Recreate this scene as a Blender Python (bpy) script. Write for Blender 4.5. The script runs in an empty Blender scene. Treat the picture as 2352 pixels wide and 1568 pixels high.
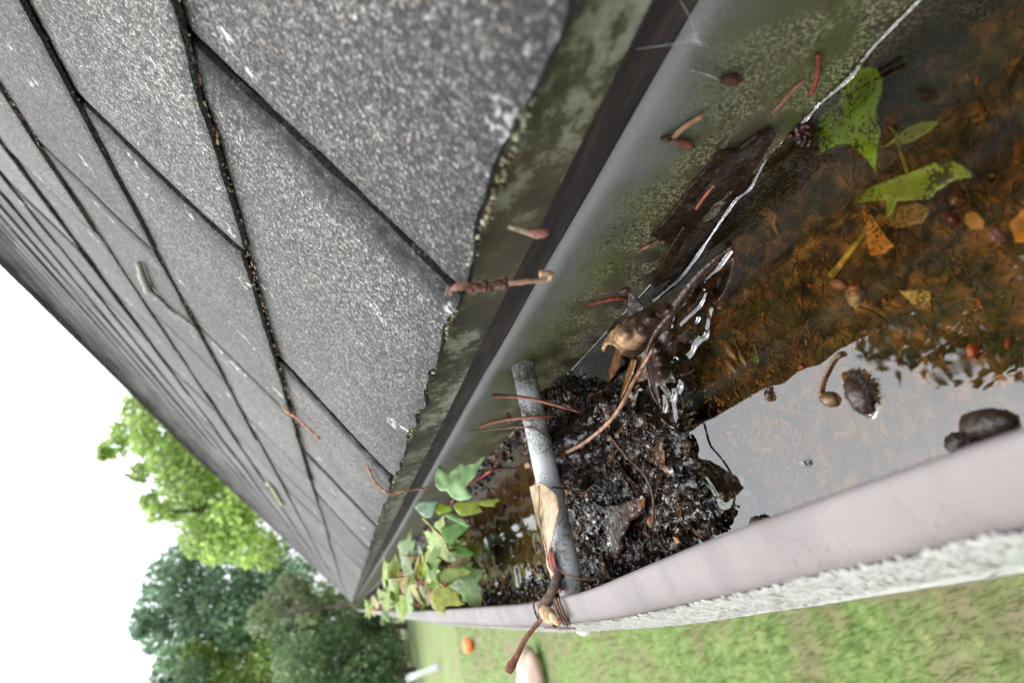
import bpy, bmesh, math, random
import numpy as np
from mathutils import Vector, noise, geometry
random.seed(7); RNG = np.random.default_rng(7)
SC = bpy.context.scene
COL = SC.collection
R = math.radians

# ------------------------------------------------------------------ camera (portrait shot, camera turned on its side)
YAW, PITCH, ROLL = 0.40272, -0.31027, -0.07613
CAM = Vector((-0.10484, -0.04892, 0.11879))
FPX = 1306.0                                  # focal length for a 2352 wide picture (20 mm on full frame)
fw = Vector((math.sin(YAW)*math.cos(PITCH), math.cos(YAW)*math.cos(PITCH), math.sin(PITCH)))
r0 = fw.cross(Vector((0, 0, 1))).normalized(); u0 = r0.cross(fw)
rt = math.cos(ROLL)*r0 + math.sin(ROLL)*u0
up = -math.sin(ROLL)*r0 + math.cos(ROLL)*u0
cam = bpy.data.cameras.new('camera'); co = bpy.data.objects.new('camera', cam); COL.objects.link(co)
X_, Y_, Z_ = -up, rt, -fw
from mathutils import Matrix
co.matrix_world = Matrix(((X_.x, Y_.x, Z_.x, CAM.x), (X_.y, Y_.y, Z_.y, CAM.y), (X_.z, Y_.z, Z_.z, CAM.z), (0, 0, 0, 1)))
cam.sensor_width = 36; cam.lens = FPX/2352*36
cam.clip_start = 0.005; cam.clip_end = 2000
cam.dof.use_dof = True; cam.dof.focus_distance = 0.275; cam.dof.aperture_fstop = 10
SC.camera = co

# ------------------------------------------------------------------ world: bright overcast sky
SUN_EL, SUN_AZ = R(58), R(-25)                # azimuth from +Y towards +X
w = bpy.data.worlds.new('World'); SC.world = w; w.use_nodes = True
nt = w.node_tree; nt.nodes.clear()
wo = nt.nodes.new('ShaderNodeOutputWorld'); bg = nt.nodes.new('ShaderNodeBackground')
sky = nt.nodes.new('ShaderNodeTexSky'); sky.sky_type = 'NISHITA'; sky.sun_disc = False
sky.sun_elevation = SUN_EL; sky.sun_rotation = SUN_AZ
sky.dust_density = 3.0; sky.air_density = 1.0
hs = nt.nodes.new('ShaderNodeHueSaturation'); hs.inputs['Saturation'].default_value = 0.22
wtc = nt.nodes.new('ShaderNodeTexCoord')
wn = nt.nodes.new('ShaderNodeTexNoise'); wn.inputs['Scale'].default_value = 2.2; wn.inputs['Detail'].default_value = 5
wr = nt.nodes.new('ShaderNodeValToRGB')
wr.color_ramp.elements[0].position = .35; wr.color_ramp.elements[0].color = (0, 0, 0, 1)
wr.color_ramp.elements[1].position = .75; wr.color_ramp.elements[1].color = (1, 1, 1, 1)
wm = nt.nodes.new('ShaderNodeMixRGB'); wm.inputs[2].default_value = (12.8, 13.35, 14.1, 1)
wf = nt.nodes.new('ShaderNodeMath'); wf.operation = 'MULTIPLY_ADD'; wf.inputs[1].default_value = .35; wf.inputs[2].default_value = .5
nt.links.new(wtc.outputs['Generated'], wn.inputs['Vector'])
nt.links.new(wn.outputs['Fac'], wr.inputs['Fac']); nt.links.new(wr.outputs['Color'], wf.inputs[0])
nt.links.new(sky.outputs['Color'], hs.inputs['Color']); nt.links.new(hs.outputs['Color'], wm.inputs[1])
nt.links.new(wf.outputs[0], wm.inputs[0]); nt.links.new(wm.outputs['Color'], bg.inputs['Color'])
wsx = nt.nodes.new('ShaderNodeSeparateXYZ'); nt.links.new(wtc.outputs['Generated'], wsx.inputs['Vector'])
wg = nt.nodes.new('ShaderNodeMapRange'); wg.inputs['From Min'].default_value = 0; wg.inputs['From Max'].default_value = 1; wg.inputs['To Min'].default_value = .52; wg.inputs['To Max'].default_value = 2.6
nt.links.new(wsx.outputs['Z'], wg.inputs['Value'])          # an overcast sky is brightest overhead
wv = nt.nodes.new('ShaderNodeVectorMath'); wv.operation = 'SCALE'; nt.links.new(wm.outputs['Color'], wv.inputs[0]); nt.links.new(wg.outputs[0], wv.inputs['Scale'])
nt.links.new(wv.outputs[0], bg.inputs['Color'])
bg.inputs['Strength'].default_value = 0.15
nt.links.new(bg.outputs['Background'], wo.inputs['Surface'])

sl = bpy.data.lights.new('sun', 'SUN'); sl.energy = 1.2; sl.angle = R(14); sl.color = (1, .95, .87)
so = bpy.data.objects.new('sun', sl); COL.objects.link(so)
sd = Vector((math.sin(SUN_AZ)*math.cos(SUN_EL), math.cos(SUN_AZ)*math.cos(SUN_EL), math.sin(SUN_EL)))
so.rotation_euler = sd.to_track_quat('Z', 'Y').to_euler(); so.location = (0, 0, 30)

SC.view_settings.view_transform = 'Standard'; SC.view_settings.look = 'None'
SC.view_settings.gamma = 1; SC.view_settings.exposure = 0.42
SC.render.engine = 'CYCLES'
SC.cycles.max_bounces = 6; SC.cycles.transparent_max_bounces = 12
SC.cycles.diffuse_bounces = 3; SC.cycles.glossy_bounces = 3
SC.cycles.caustics_reflective = False; SC.cycles.caustics_refractive = False
SC.cycles.use_denoising = True

# ------------------------------------------------------------------ helpers
ZW = -0.0498                                   # water level in the gutter
GROUND = -2.6
TH1, TH2, UB = 0.66735, 0.705, 0.134          # roof pitch at the eave, above it, and where it changes
XE, ZE = -0.01831, 0.07894                    # eave edge
LY, RIDGE = 11.0, 3.6

def ray(px, py):
    v = fw*FPX + rt*(784-py) + up*(1176-px)
    return v.normalized()
def onz(px, py, z=ZW):
    v = ray(px, py); return CAM + v*((z-CAM.z)/v.z)
def onx(px, py, x):
    v = ray(px, py); return CAM + v*((x-CAM.x)/v.x)
def ony(px, py, y):
    v = ray(px, py); return CAM + v*((y-CAM.y)/v.y)
def onplane(px, py, p, n):
    v = ray(px, py); return CAM + v*((Vector(p)-CAM).dot(n)/v.dot(n))
def rp(u, y, h=0.0):                          # point on the roof: distance up the slope, along the eave, height above the surface
    if u <= UB:
        c, s = math.cos(TH1), math.sin(TH1)
        return Vector((XE+u*c-h*s, y, ZE+u*s+h*c))
    c, s = math.cos(TH2), math.sin(TH2)
    return Vector((XE+UB*math.cos(TH1)+(u-UB)*c-h*s, y, ZE+UB*math.sin(TH1)+(u-UB)*s+h*c))
def onroof(px, py, h=0.0):
    n1 = Vector((-math.sin(TH1), 0, math.cos(TH1))); n2 = Vector((-math.sin(TH2), 0, math.cos(TH2)))
    p = onplane(px, py, rp(0, 0, h), n1)
    if (p.x-XE) > UB*math.cos(TH1): p = onplane(px, py, rp(UB+.001, 0, h), n2)
    return p
def zz(x0, y0, s, pts):                       # crop coordinates of a study crop -> picture coordinates
    return [((x0+s*p[0])/1.7415, (y0+s*p[1])/1.7415)+tuple(p[2:]) for p in pts]
def nz(p, s=1.0): return noise.noise(Vector(p)*s)

def tag(o, label, cat, group=None, kind=None):
    if label: o['label'] = label
    if cat: o['category'] = cat
    if group: o['group'] = group
    if kind: o['kind'] = kind
    return o
def thing(name, label, cat, loc=(0, 0, 0), group=None):
    o = bpy.data.objects.new(name, None); COL.objects.link(o); o.location = loc; o.empty_display_size = .01
    return tag(o, label, cat, group)

class MB:
    def __init__(s): s.v = []; s.f = []; s.c = []
    def add(s, vs, fs, col=(1, 1, 1)):
        b = len(s.v); s.v += [tuple(v) for v in vs]; s.f += [tuple(b+i for i in f) for f in fs]
        s.c += [tuple(col[:3])+(1,)]*len(vs) if not isinstance(col, list) else [tuple(c[:3])+(1,) for c in col]
    def tube(s, pts, rad, col=(1, 1, 1), sides=6, sub=3, jit=0.0):
        pts = [Vector(p) for p in pts]
        if not hasattr(rad, '__len__'): rad = [rad]*len(pts)
        if sub > 1 and len(pts) > 2:
            P, Rr = [], []
            for i in range(len(pts)-1):
                a = pts[max(i-1, 0)]; b = pts[i]; c = pts[i+1]; d = pts[min(i+2, len(pts)-1)]
                for k in range(sub):
                    t = k/sub
                    P.append(.5*((2*b)+(c-a)*t+(2*a-5*b+4*c-d)*t*t+(3*b-a-3*c+d)*t**3)); Rr.append(rad[i]*(1-t)+rad[i+1]*t)
            P.append(pts[-1]); Rr.append(rad[-1])
        else: P, Rr = pts, list(rad)
        n = len(P); t0 = (P[1]-P[0]).normalized(); nn = t0.orthogonal().normalized(); vs = []
        for i in range(n):
            t = (P[min(i+1, n-1)]-P[max(i-1, 0)])
            t = t.normalized() if t.length > 1e-9 else t0
            nn = (nn-t*nn.dot(t)); nn = nn.normalized() if nn.length > 1e-6 else t.orthogonal().normalized(); bb = t.cross(nn)
            for k in range(sides):
                a = 2*math.pi*k/sides; r = Rr[i]*(1+(random.uniform(-jit, jit) if jit else 0))
                vs.append(P[i]+nn*(r*math.cos(a))+bb*(r*math.sin(a)))
        fs = [(i*sides+k, i*sides+(k+1) % sides, (i+1)*sides+(k+1) % sides, (i+1)*sides+k) for i in range(n-1) for k in range(sides)]
        fs += [tuple(range(sides))[::-1], tuple((n-1)*sides+k for k in range(sides))]
        s.add(vs, fs, col)
    def ell(s, a, b, r, col=(1, 1, 1), seg=10, rings=8, pw=.5, jit=0.0, col2=None):       # spindle from a to b
        a, b = Vector(a), Vector(b); ax = b-a; t = ax.normalized(); nn = t.orthogonal().normalized(); bb = t.cross(nn); vs = []; cs = []
        for i in range(rings+1):
            q = i/rings; rr = max(r*(max(0, 4*q*(1-q)))**pw, r*.03)
            for k in range(seg):
                an = 2*math.pi*k/seg; p = a+ax*q+(nn*math.cos(an)+bb*math.sin(an))*rr
                if jit: p = p+Vector((nz(p*900), nz(p*900+Vector((7, 0, 0))), nz(p*900+Vector((0, 9, 0)))))*jit
                vs.append(p); cs.append(tuple(col[j]*(1-q)+(col2 or col)[j]*q for j in range(3)))
        fs = [(i*seg+k, i*seg+(k+1) % seg, (i+1)*seg+(k+1) % seg, (i+1)*seg+k) for i in range(rings) for k in range(seg)]
        fs += [tuple(range(seg))[::-1], tuple(rings*seg+k for k in range(seg))]
        s.add(vs, fs, cs)
    def box(s, lo, hi, col=(1, 1, 1)):
        x0, y0, z0 = lo; x1, y1, z1 = hi
        vs = [(x, y, z) for x in (x0, x1) for y in (y0, y1) for z in (z0, z1)]
        s.add(vs, [(0, 1, 3, 2), (4, 6, 7, 5), (0, 4, 5, 1), (2, 3, 7, 6), (0, 2, 6, 4), (1, 5, 7, 3)], col)
    def build(s, name, mat, parent=None, smooth=True, solid=0.0):
        me = bpy.data.meshes.new(name); me.from_pydata(s.v, [], s.f); me.update()
        ca = me.color_attributes.new('col', 'FLOAT_COLOR', 'POINT')
        ca.data.foreach_set('color', np.array(s.c, dtype=np.float32).ravel())
        o = bpy.data.objects.new(name, me); COL.objects.link(o); me.materials.append(mat)
        if smooth: me.polygons.foreach_set('use_smooth', [True]*len(me.polygons))
        if parent:
            o.parent = parent
            o.matrix_parent_inverse = Matrix.Translation(-Vector(parent.location))
        if solid:
            m = o.modifiers.new('thickness', 'SOLIDIFY'); m.thickness = solid; m.offset = 0
        return o

def inpoly(x, y, poly):
    c = False; n = len(poly)
    for i in range(n):
        x1, y1 = poly[i][:2]; x2, y2 = poly[(i+1) % n][:2]
        if (y1 > y) != (y2 > y) and x < (x2-x1)*(y-y1)/(y2-y1)+x1: c = not c
    return c
def sheet_geo(outline, where, step=7, bump=0.0, bscale=120, extra=(), fray=0.0):
    """a thin sheet: outline points lie on the surface 'where' gives; the inside is blended between them and bulged"""
    pts = []
    n = len(outline)
    for i in range(n):                                    # resample the outline
        a, b = outline[i], outline[(i+1) % n]
        L = math.hypot(b[0]-a[0], b[1]-a[1]); k = max(1, int(L/step))
        for j in range(k):
            t = j/k; pts.append(tuple(a[m]+(b[m]-a[m])*t for m in range(len(a))))
    if fray: pts = [(p[0]+nz((p[0]*.13, p[1]*.13, 3))*fray, p[1]+nz((p[0]*.13, p[1]*.13, 9))*fray)+p[2:] for p in pts]
    dep = [(where(*p)-CAM).length for p in pts]
    ctrl = [(p[0], p[1], d) for p, d in zip(pts, dep)] + [(e[0], e[1], (where(*e)-CAM).length) for e in extra for _ in range(6)]
    V = [Vector((p[0], p[1])) for p in pts]; E = [(i, (i+1) % len(pts)) for i in range(len(pts))]
    x0 = min(p[0] for p in pts); x1 = max(p[0] for p in pts); y0 = min(p[1] for p in pts); y1 = max(p[1] for p in pts)
    y = y0+step*.5; odd = 0
    C = np.array(ctrl)
    while y < y1:
        x = x0+step*(.5 if odd else .2)
        while x < x1:
            if inpoly(x, y, pts) and min((p[0]-x)**2+(p[1]-y)**2 for p in pts) > (step*.5)**2: V.append(Vector((x, y)))
            x += step
        y += step*.87; odd ^= 1
    vv, _, ff, *_r = geometry.delaunay_2d_cdt(V, E, [tuple(range(len(pts)))], 1, 1e-4)
    out = []
    for v in vv:
        d2 = (C[:, 0]-v.x)**2+(C[:, 1]-v.y)**2+1e-3; wgt = 1/d2**1.3
        d = float((wgt*C[:, 2]).sum()/wgt.sum())
        p = CAM+ray(v.x, v.y)*d
        if bump: p += (CAM-p).normalized()*(bump*(nz(p, bscale)+.5*nz(p, bscale*2.7)))
        out.append(p)
    return out, [tuple(f) for f in ff]

# ------------------------------------------------------------------ materials
def newmat(name):
    m = bpy.data.materials.new(name); m.use_nodes = True; t = m.node_tree
    return m, t, t.nodes['Principled BSDF']
def N(t, kind, **kw):
    n = t.nodes.new(kind)
    for k, v in kw.items():
        if k in n.inputs: n.inputs[k].default_value = v
        else: setattr(n, k, v)
    return n
def tex(t, kind, scale, coord='Object', sc=None, **kw):
    tc = N(t, 'ShaderNodeTexCoord'); n = N(t, kind); n.inputs['Scale'].default_value = scale
    for k, v in kw.items():
        if k in n.inputs: n.inputs[k].default_value = v
        else: setattr(n, k, v)
    src = tc.outputs[coord]
    if sc:
        mp = N(t, 'ShaderNodeMapping'); mp.inputs['Scale'].default_value = sc; t.links.new(src, mp.inputs['Vector']); src = mp.outputs['Vector']
    t.links.new(src, n.inputs['Vector']); return n
def ramp(t, src, stops, interp='LINEAR'):
    r = N(t, 'ShaderNodeValToRGB'); cr = r.color_ramp; cr.interpolation = interp
    while len(cr.elements) < len(stops): cr.elements.new(.5)
    for e, (p, c) in zip(cr.elements, stops):
        e.position = p; e.color = (c, c, c, 1) if not hasattr(c, '__len__') else tuple(c)+(1,)
    t.links.new(src, r.inputs['Fac']); return r.outputs['Color']
def mix(t, fac, a, b, mode='MIX'):
    m = N(t, 'ShaderNodeMixRGB', blend_type=mode)
    for s, i in ((fac, 0), (a, 1), (b, 2)):
        if hasattr(s, 'links'): t.links.new(s, m.inputs[i])
        else: m.inputs[i].default_value = s if i == 0 else (tuple(s)+(1,) if hasattr(s, '__len__') else (s, s, s, 1))
    return m.outputs[0]
def math_(t, op, a, b=0.0, clamp=False):
    m = N(t, 'ShaderNodeMath', operation=op); m.use_clamp = clamp
    for s, i in ((a, 0), (b, 1)):
        if hasattr(s, 'links'): t.links.new(s, m.inputs[i])
        else: m.inputs[i].default_value = s
    return m.outputs[0]
def bump(t, b, h, dist, strength=1.0, prev=None):
    n = N(t, 'ShaderNodeBump'); n.inputs['Distance'].default_value = dist; n.inputs['Strength'].default_value = strength
    t.links.new(h, n.inputs['Height'])
    if prev: t.links.new(prev, n.inputs['Normal'])
    if b: t.links.new(n.outputs['Normal'], b.inputs['Normal'])
    return n.outputs['Normal']
def vcol(t, name='col'):
    a = N(t, 'ShaderNodeAttribute'); a.attribute_name = name; return a.outputs['Color']
def simple(name, rough=.6, spec=.4, bscale=0, bdist=0, vary=.5, vscale=300, base=None):
    """vertex colour (the thing's own colour) broken up by noise"""
    m, t, b = newmat(name)
    c = vcol(t) if base is None else None
    n = tex(t, 'ShaderNodeTexNoise', vscale, Detail=4)
    f = ramp(t, n.outputs['Fac'], [(.3, 1-vary), (.7, 1+vary*.6)])
    t.links.new(mix(t, 1.0, c if c else base, f, 'MULTIPLY'), b.inputs['Base Color'])
    b.inputs['Roughness'].default_value = rough; b.inputs['Specular IOR Level'].default_value = spec
    if bdist:
        n2 = tex(t, 'ShaderNodeTexNoise', bscale, Detail=5); bump(t, b, n2.outputs['Fac'], bdist)
    return m

def mat_shingle():
    m, t, b = newmat('asphalt_granules')
    vo = tex(t, 'ShaderNodeTexVoronoi', 860, Randomness=1.0)                # the granules
    ve = tex(t, 'ShaderNodeTexVoronoi', 860, feature='DISTANCE_TO_EDGE', Randomness=1.0)
    sep = N(t, 'ShaderNodeSeparateColor'); t.links.new(vo.outputs['Color'], sep.inputs['Color'])
    gran = ramp(t, sep.outputs['Red'], [(0, (.014, .013, .0118)), (.25, (.048, .045, .041)), (.55, (.122, .114, .104)), (.8, (.205, .192, .176)), (.94, (.30, .283, .262)), (1, (.43, .405, .375))])
    tint = ramp(t, sep.outputs['Green'], [(0, (1, .98, .94)), (.5, (1, 1, 1)), (.8, (.95, 1, 1.02)), (.94, (1.08, .95, .84)), (1, (1.2, .9, .7))])
    c = mix(t, .75, gran, tint, 'MULTIPLY')
    gap = ramp(t, ve.outputs['Distance'], [(0, .12), (.08, .45), (.2, 1.05)])
    c = mix(t, 1.0, c, gap, 'MULTIPLY')
    big = tex(t, 'ShaderNodeTexNoise', 9, Detail=5); c = mix(t, .55, c, ramp(t, big.outputs['Fac'], [(.3, .62), (.7, 1.25)]), 'MULTIPLY')
    mid = tex(t, 'ShaderNodeTexNoise', 60, Detail=4); c = mix(t, .5, c, ramp(t, mid.outputs['Fac'], [(.32, .6), (.66, 1.2)]), 'MULTIPLY')
    st = vcol(t, 'stain_shade')                                                    # algae-dark bands beside slots, dark bands under butts, slot shade painted on tab sides
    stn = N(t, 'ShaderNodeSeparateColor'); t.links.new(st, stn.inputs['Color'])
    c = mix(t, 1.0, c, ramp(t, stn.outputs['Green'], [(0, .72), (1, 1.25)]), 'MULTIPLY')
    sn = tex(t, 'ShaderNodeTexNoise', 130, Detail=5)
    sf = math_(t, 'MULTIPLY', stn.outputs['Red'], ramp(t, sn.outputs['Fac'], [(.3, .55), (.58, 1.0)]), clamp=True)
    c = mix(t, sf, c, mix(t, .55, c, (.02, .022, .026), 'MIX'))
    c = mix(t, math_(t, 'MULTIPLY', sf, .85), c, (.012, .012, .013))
    li = tex(t, 'ShaderNodeTexNoise', 26, Detail=3); lj = tex(t, 'ShaderNodeTexNoise', 260, Detail=4)    # pale crust lichen flecks
    lf = math_(t, 'MULTIPLY', ramp(t, li.outputs['Fac'], [(.66, 0), (.70, 1)]), ramp(t, lj.outputs['Fac'], [(.5, 0), (.58, 1)]))
    c = mix(t, math_(t, 'MULTIPLY', lf, .8), c, (.52, .56, .52))
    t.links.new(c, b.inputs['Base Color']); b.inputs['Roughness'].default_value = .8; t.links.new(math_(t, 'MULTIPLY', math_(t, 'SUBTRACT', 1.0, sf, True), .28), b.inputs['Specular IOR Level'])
    hgt = math_(t, 'ADD', math_(t, 'MULTIPLY', ve.outputs['Distance'], .9), math_(t, 'MULTIPLY', sep.outputs['Blue'], .8))
    b.inputs['Sheen Weight'].default_value = .07; b.inputs['Sheen Roughness'].default_value = .45
    p = bump(t, None, hgt, .0011, .9)
    bump(t, b, mid.outputs['Fac'], .0016, .7, p)
    return m
def mat_trough():
    m, t, b = newmat('weathered_gutter_metal')
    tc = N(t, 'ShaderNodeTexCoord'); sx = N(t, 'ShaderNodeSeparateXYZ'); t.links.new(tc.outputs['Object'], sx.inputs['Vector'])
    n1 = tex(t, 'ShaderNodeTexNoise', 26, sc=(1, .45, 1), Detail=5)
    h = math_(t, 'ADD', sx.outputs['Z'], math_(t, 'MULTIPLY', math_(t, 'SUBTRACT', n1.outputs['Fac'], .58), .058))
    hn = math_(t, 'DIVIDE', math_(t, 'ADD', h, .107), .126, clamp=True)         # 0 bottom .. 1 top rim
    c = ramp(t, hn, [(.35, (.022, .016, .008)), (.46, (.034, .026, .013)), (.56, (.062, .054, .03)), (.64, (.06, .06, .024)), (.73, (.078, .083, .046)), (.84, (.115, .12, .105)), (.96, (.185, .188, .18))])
    br = tex(t, 'ShaderNodeTexNoise', 48, sc=(1, .5, 1), Detail=7)
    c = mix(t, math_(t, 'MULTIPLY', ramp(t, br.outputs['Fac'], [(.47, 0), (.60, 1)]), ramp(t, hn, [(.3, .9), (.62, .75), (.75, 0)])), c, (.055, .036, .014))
    al = tex(t, 'ShaderNodeTexNoise', 30, sc=(1, .6, 1), Detail=6)
    band = ramp(t, hn, [(.45, .3), (.64, 1), (.78, .8), (.92, .15)])
    c = mix(t, math_(t, 'MULTIPLY', ramp(t, al.outputs['Fac'], [(.45, 0), (.62, 1)]), band), c, (.055, .072, .012))
    sp = tex(t, 'ShaderNodeTexNoise', 900, Detail=3); sp2 = tex(t, 'ShaderNodeTexNoise', 45, Detail=3)
    c = mix(t, math_(t, 'MULTIPLY', math_(t, 'MULTIPLY', ramp(t, sp.outputs['Fac'], [(.50, 0), (.58, 1)]), ramp(t, sp2.outputs['Fac'], [(.42, 0), (.56, 1)])), ramp(t, hn, [(.5, 1), (.85, .15)])), c, (.26, .25, .15))
    dk = tex(t, 'ShaderNodeTexNoise', 430, Detail=4); dk2 = tex(t, 'ShaderNodeTexNoise', 38, Detail=2)
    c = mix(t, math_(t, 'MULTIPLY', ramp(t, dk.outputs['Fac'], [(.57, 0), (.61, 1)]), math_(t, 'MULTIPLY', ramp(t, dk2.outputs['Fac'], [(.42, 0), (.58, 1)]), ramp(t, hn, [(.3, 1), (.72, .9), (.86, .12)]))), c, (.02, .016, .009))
    t.links.new(c, b.inputs['Base Color']); b.inputs['Roughness'].default_value = .42; b.inputs['Specular IOR Level'].default_value = .4
    bump(t, b, sp.outputs['Fac'], .0004, .5)
    return m
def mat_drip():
    m, t, b = newmat('mildewed_shaded_drip_edge')
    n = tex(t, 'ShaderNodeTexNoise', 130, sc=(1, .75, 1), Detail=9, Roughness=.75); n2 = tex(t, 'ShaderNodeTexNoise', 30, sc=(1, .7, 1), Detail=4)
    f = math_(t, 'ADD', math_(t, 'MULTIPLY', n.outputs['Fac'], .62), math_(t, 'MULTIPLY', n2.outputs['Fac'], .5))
    c = ramp(t, f, [(.47, (.24, .232, .20)), (.52, (.16, .156, .115)), (.555, (.045, .047, .020)), (.62, (.012, .013, .007))])  # mildew blotches, with eave shade painted in by darkening every tone
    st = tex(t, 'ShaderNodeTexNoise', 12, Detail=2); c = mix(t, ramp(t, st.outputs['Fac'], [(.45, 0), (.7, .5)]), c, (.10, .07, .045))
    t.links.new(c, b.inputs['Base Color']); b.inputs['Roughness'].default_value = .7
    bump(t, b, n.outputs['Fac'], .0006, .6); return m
def mat_wood():
    m, t, b = newmat('dark_fascia_wood')
    n = tex(t, 'ShaderNodeTexNoise', 150, sc=(1, .12, 1), Detail=8, Roughness=.7)
    t.links.new(ramp(t, n.outputs['Fac'], [(.35, (.010, .007, .006)), (.5, (.028, .019, .016)), (.66, (.065, .046, .037))]), b.inputs['Base Color'])
    b.inputs['Roughness'].default_value = .8; bump(t, b, n.outputs['Fac'], .001, .8); return m
def mat_lip():
    m, t, b = newmat('dusty_rose_paint')
    n = tex(t, 'ShaderNodeTexNoise', 38, sc=(1, .35, 1), Detail=6); n2 = tex(t, 'ShaderNodeTexNoise', 1000, Detail=2); n3 = tex(t, 'ShaderNodeTexNoise', 70, Detail=3)
    c = ramp(t, n.outputs['Fac'], [(.3, (.125, .107, .102)), (.7, (.172, .149, .144))])
    c = mix(t, math_(t, 'MULTIPLY', ramp(t, n2.outputs['Fac'], [(.60, 0), (.68, 1)]), ramp(t, n3.outputs['Fac'], [(.42, 0), (.62, .7)])), c, (.07, .06, .055))
    sk = tex(t, 'ShaderNodeTexNoise', 60, sc=(.25, 1, .25), Detail=5); c = mix(t, .5, c, ramp(t, sk.outputs['Fac'], [(.3, .7), (.6, 1.1)]), 'MULTIPLY')
    t.links.new(c, b.inputs['Base Color']); b.inputs['Roughness'].default_value = .6; b.inputs['Specular IOR Level'].default_value = .3
    bump(t, b, n2.outputs['Fac'], .00015, .4); return m
def mat_pipe():
    m, t, b = newmat('stained_white_metal')
    n = tex(t, 'ShaderNodeTexNoise', 60, Detail=6); n2 = tex(t, 'ShaderNodeTexNoise', 600, Detail=4)
    f = math_(t, 'ADD', math_(t, 'MULTIPLY', n.outputs['Fac'], .6), math_(t, 'MULTIPLY', n2.outputs['Fac'], .4))
    c = ramp(t, f, [(.36, (.05, .046, .028)), (.45, (.24, .24, .22)), (.53, (.44, .455, .465))])
    t.links.new(c, b.inputs['Base Color']); b.inputs['Roughness'].default_value = .38; bump(t, b, n2.outputs['Fac'], .0003, .5); return m
def mat_lichen():
    m, t, b = newmat('pale_crust_lichen')
    n = tex(t, 'ShaderNodeTexNoise', 420, Detail=6); n2 = tex(t, 'ShaderNodeTexNoise', 40, Detail=4)
    c = ramp(t, n.outputs['Fac'], [(.24, (.29, .28, .24)), (.44, (.395, .385, .35)), (.62, (.47, .46, .43))])
    c = mix(t, ramp(t, n2.outputs['Fac'], [(.55, 0), (.75, .4)]), c, (.32, .36, .29))
    t.links.new(c, b.inputs['Base Color']); b.inputs['Roughness'].default_value = .95; bump(t, b, n.outputs['Fac'], .0003, .8); return m
def mat_water():
    m, t, b = newmat('standing_water'); t.nodes.remove(b); out = t.nodes['Material Output']
    tr = N(t, 'ShaderNodeBsdfTransparent'); tr.inputs['Color'].default_value = (.93, .85, .68, 1)
    gl = N(t, 'ShaderNodeBsdfGlossy'); gl.inputs['Roughness'].default_value = .0; gl.inputs['Color'].default_value = (1, 1, 1, 1)
    fr = N(t, 'ShaderNodeFresnel'); fr.inputs['IOR'].default_value = 1.69      # a thin organic film makes it shinier than clean water
    nb = tex(t, 'ShaderNodeTexNoise', 38, sc=(1, .4, 1), Detail=2)
    bn = bump(t, None, nb.outputs['Fac'], .00022, 1.0)
    t.links.new(bn, fr.inputs['Normal']); t.links.new(bn, gl.inputs['Normal'])
    mx = N(t, 'ShaderNodeMixShader'); t.links.new(fr.outputs[0], mx.inputs[0]); t.links.new(tr.outputs[0], mx.inputs[1]); t.links.new(gl.outputs[0], mx.inputs[2])
    df = N(t, 'ShaderNodeBsdfDiffuse'); df.inputs['Color'].default_value = (.45, .47, .46, 1)
    fn = tex(t, 'ShaderNodeTexNoise', 55, sc=(1, .7, 1), Detail=7, Roughness=.65); fn2 = tex(t, 'ShaderNodeTexNoise', 14, Detail=2)
    ff = math_(t, 'MULTIPLY', ramp(t, fn.outputs['Fac'], [(.48, 0), (.75, .03)]), ramp(t, fn2.outputs['Fac'], [(.4, .1), (.65, 1)]))
    m2 = N(t, 'ShaderNodeMixShader'); t.links.new(ff, m2.inputs[0]); t.links.new(mx.outputs[0], m2.inputs[1]); t.links.new(df.outputs[0], m2.inputs[2])
    t.links.new(m2.outputs[0], out.inputs['Surface']); return m
def mat_sediment():
    m, t, b = newmat('brown_algae_silt')
    n = tex(t, 'ShaderNodeTexNoise', 160, Detail=7); n2 = tex(t, 'ShaderNodeTexNoise', 28, Detail=4)
    c = ramp(t, n.outputs['Fac'], [(.35, (.012, .008, .002)), (.48, (.070, .036, .008)), (.6, (.18, .082, .017)), (.72, (.34, .15, .034))])
    c = mix(t, ramp(t, n2.outputs['Fac'], [(.42, 0), (.66, .8)]), c, mix(t, .5, c, (.055, .058, .008), 'MIX'))
    t.links.new(c, b.inputs['Base Color']); b.inputs['Roughness'].default_value = .8; bump(t, b, n.outputs['Fac'], .004, 1); return m
def mat_wet(name='wet_rotting_leaf', rough=.07, bd=.0009, bs=500, vary=.6, sheen=[(.46, .06), (.57, 1.0)]):
    m = simple(name, rough, .3, bs, bd, vary, 260); t = m.node_tree; b = t.nodes['Principled BSDF']
    pn = tex(t, 'ShaderNodeTexNoise', 330, Detail=3); t.links.new(ramp(t, pn.outputs['Fac'], sheen), b.inputs['Specular IOR Level']); return m
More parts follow.
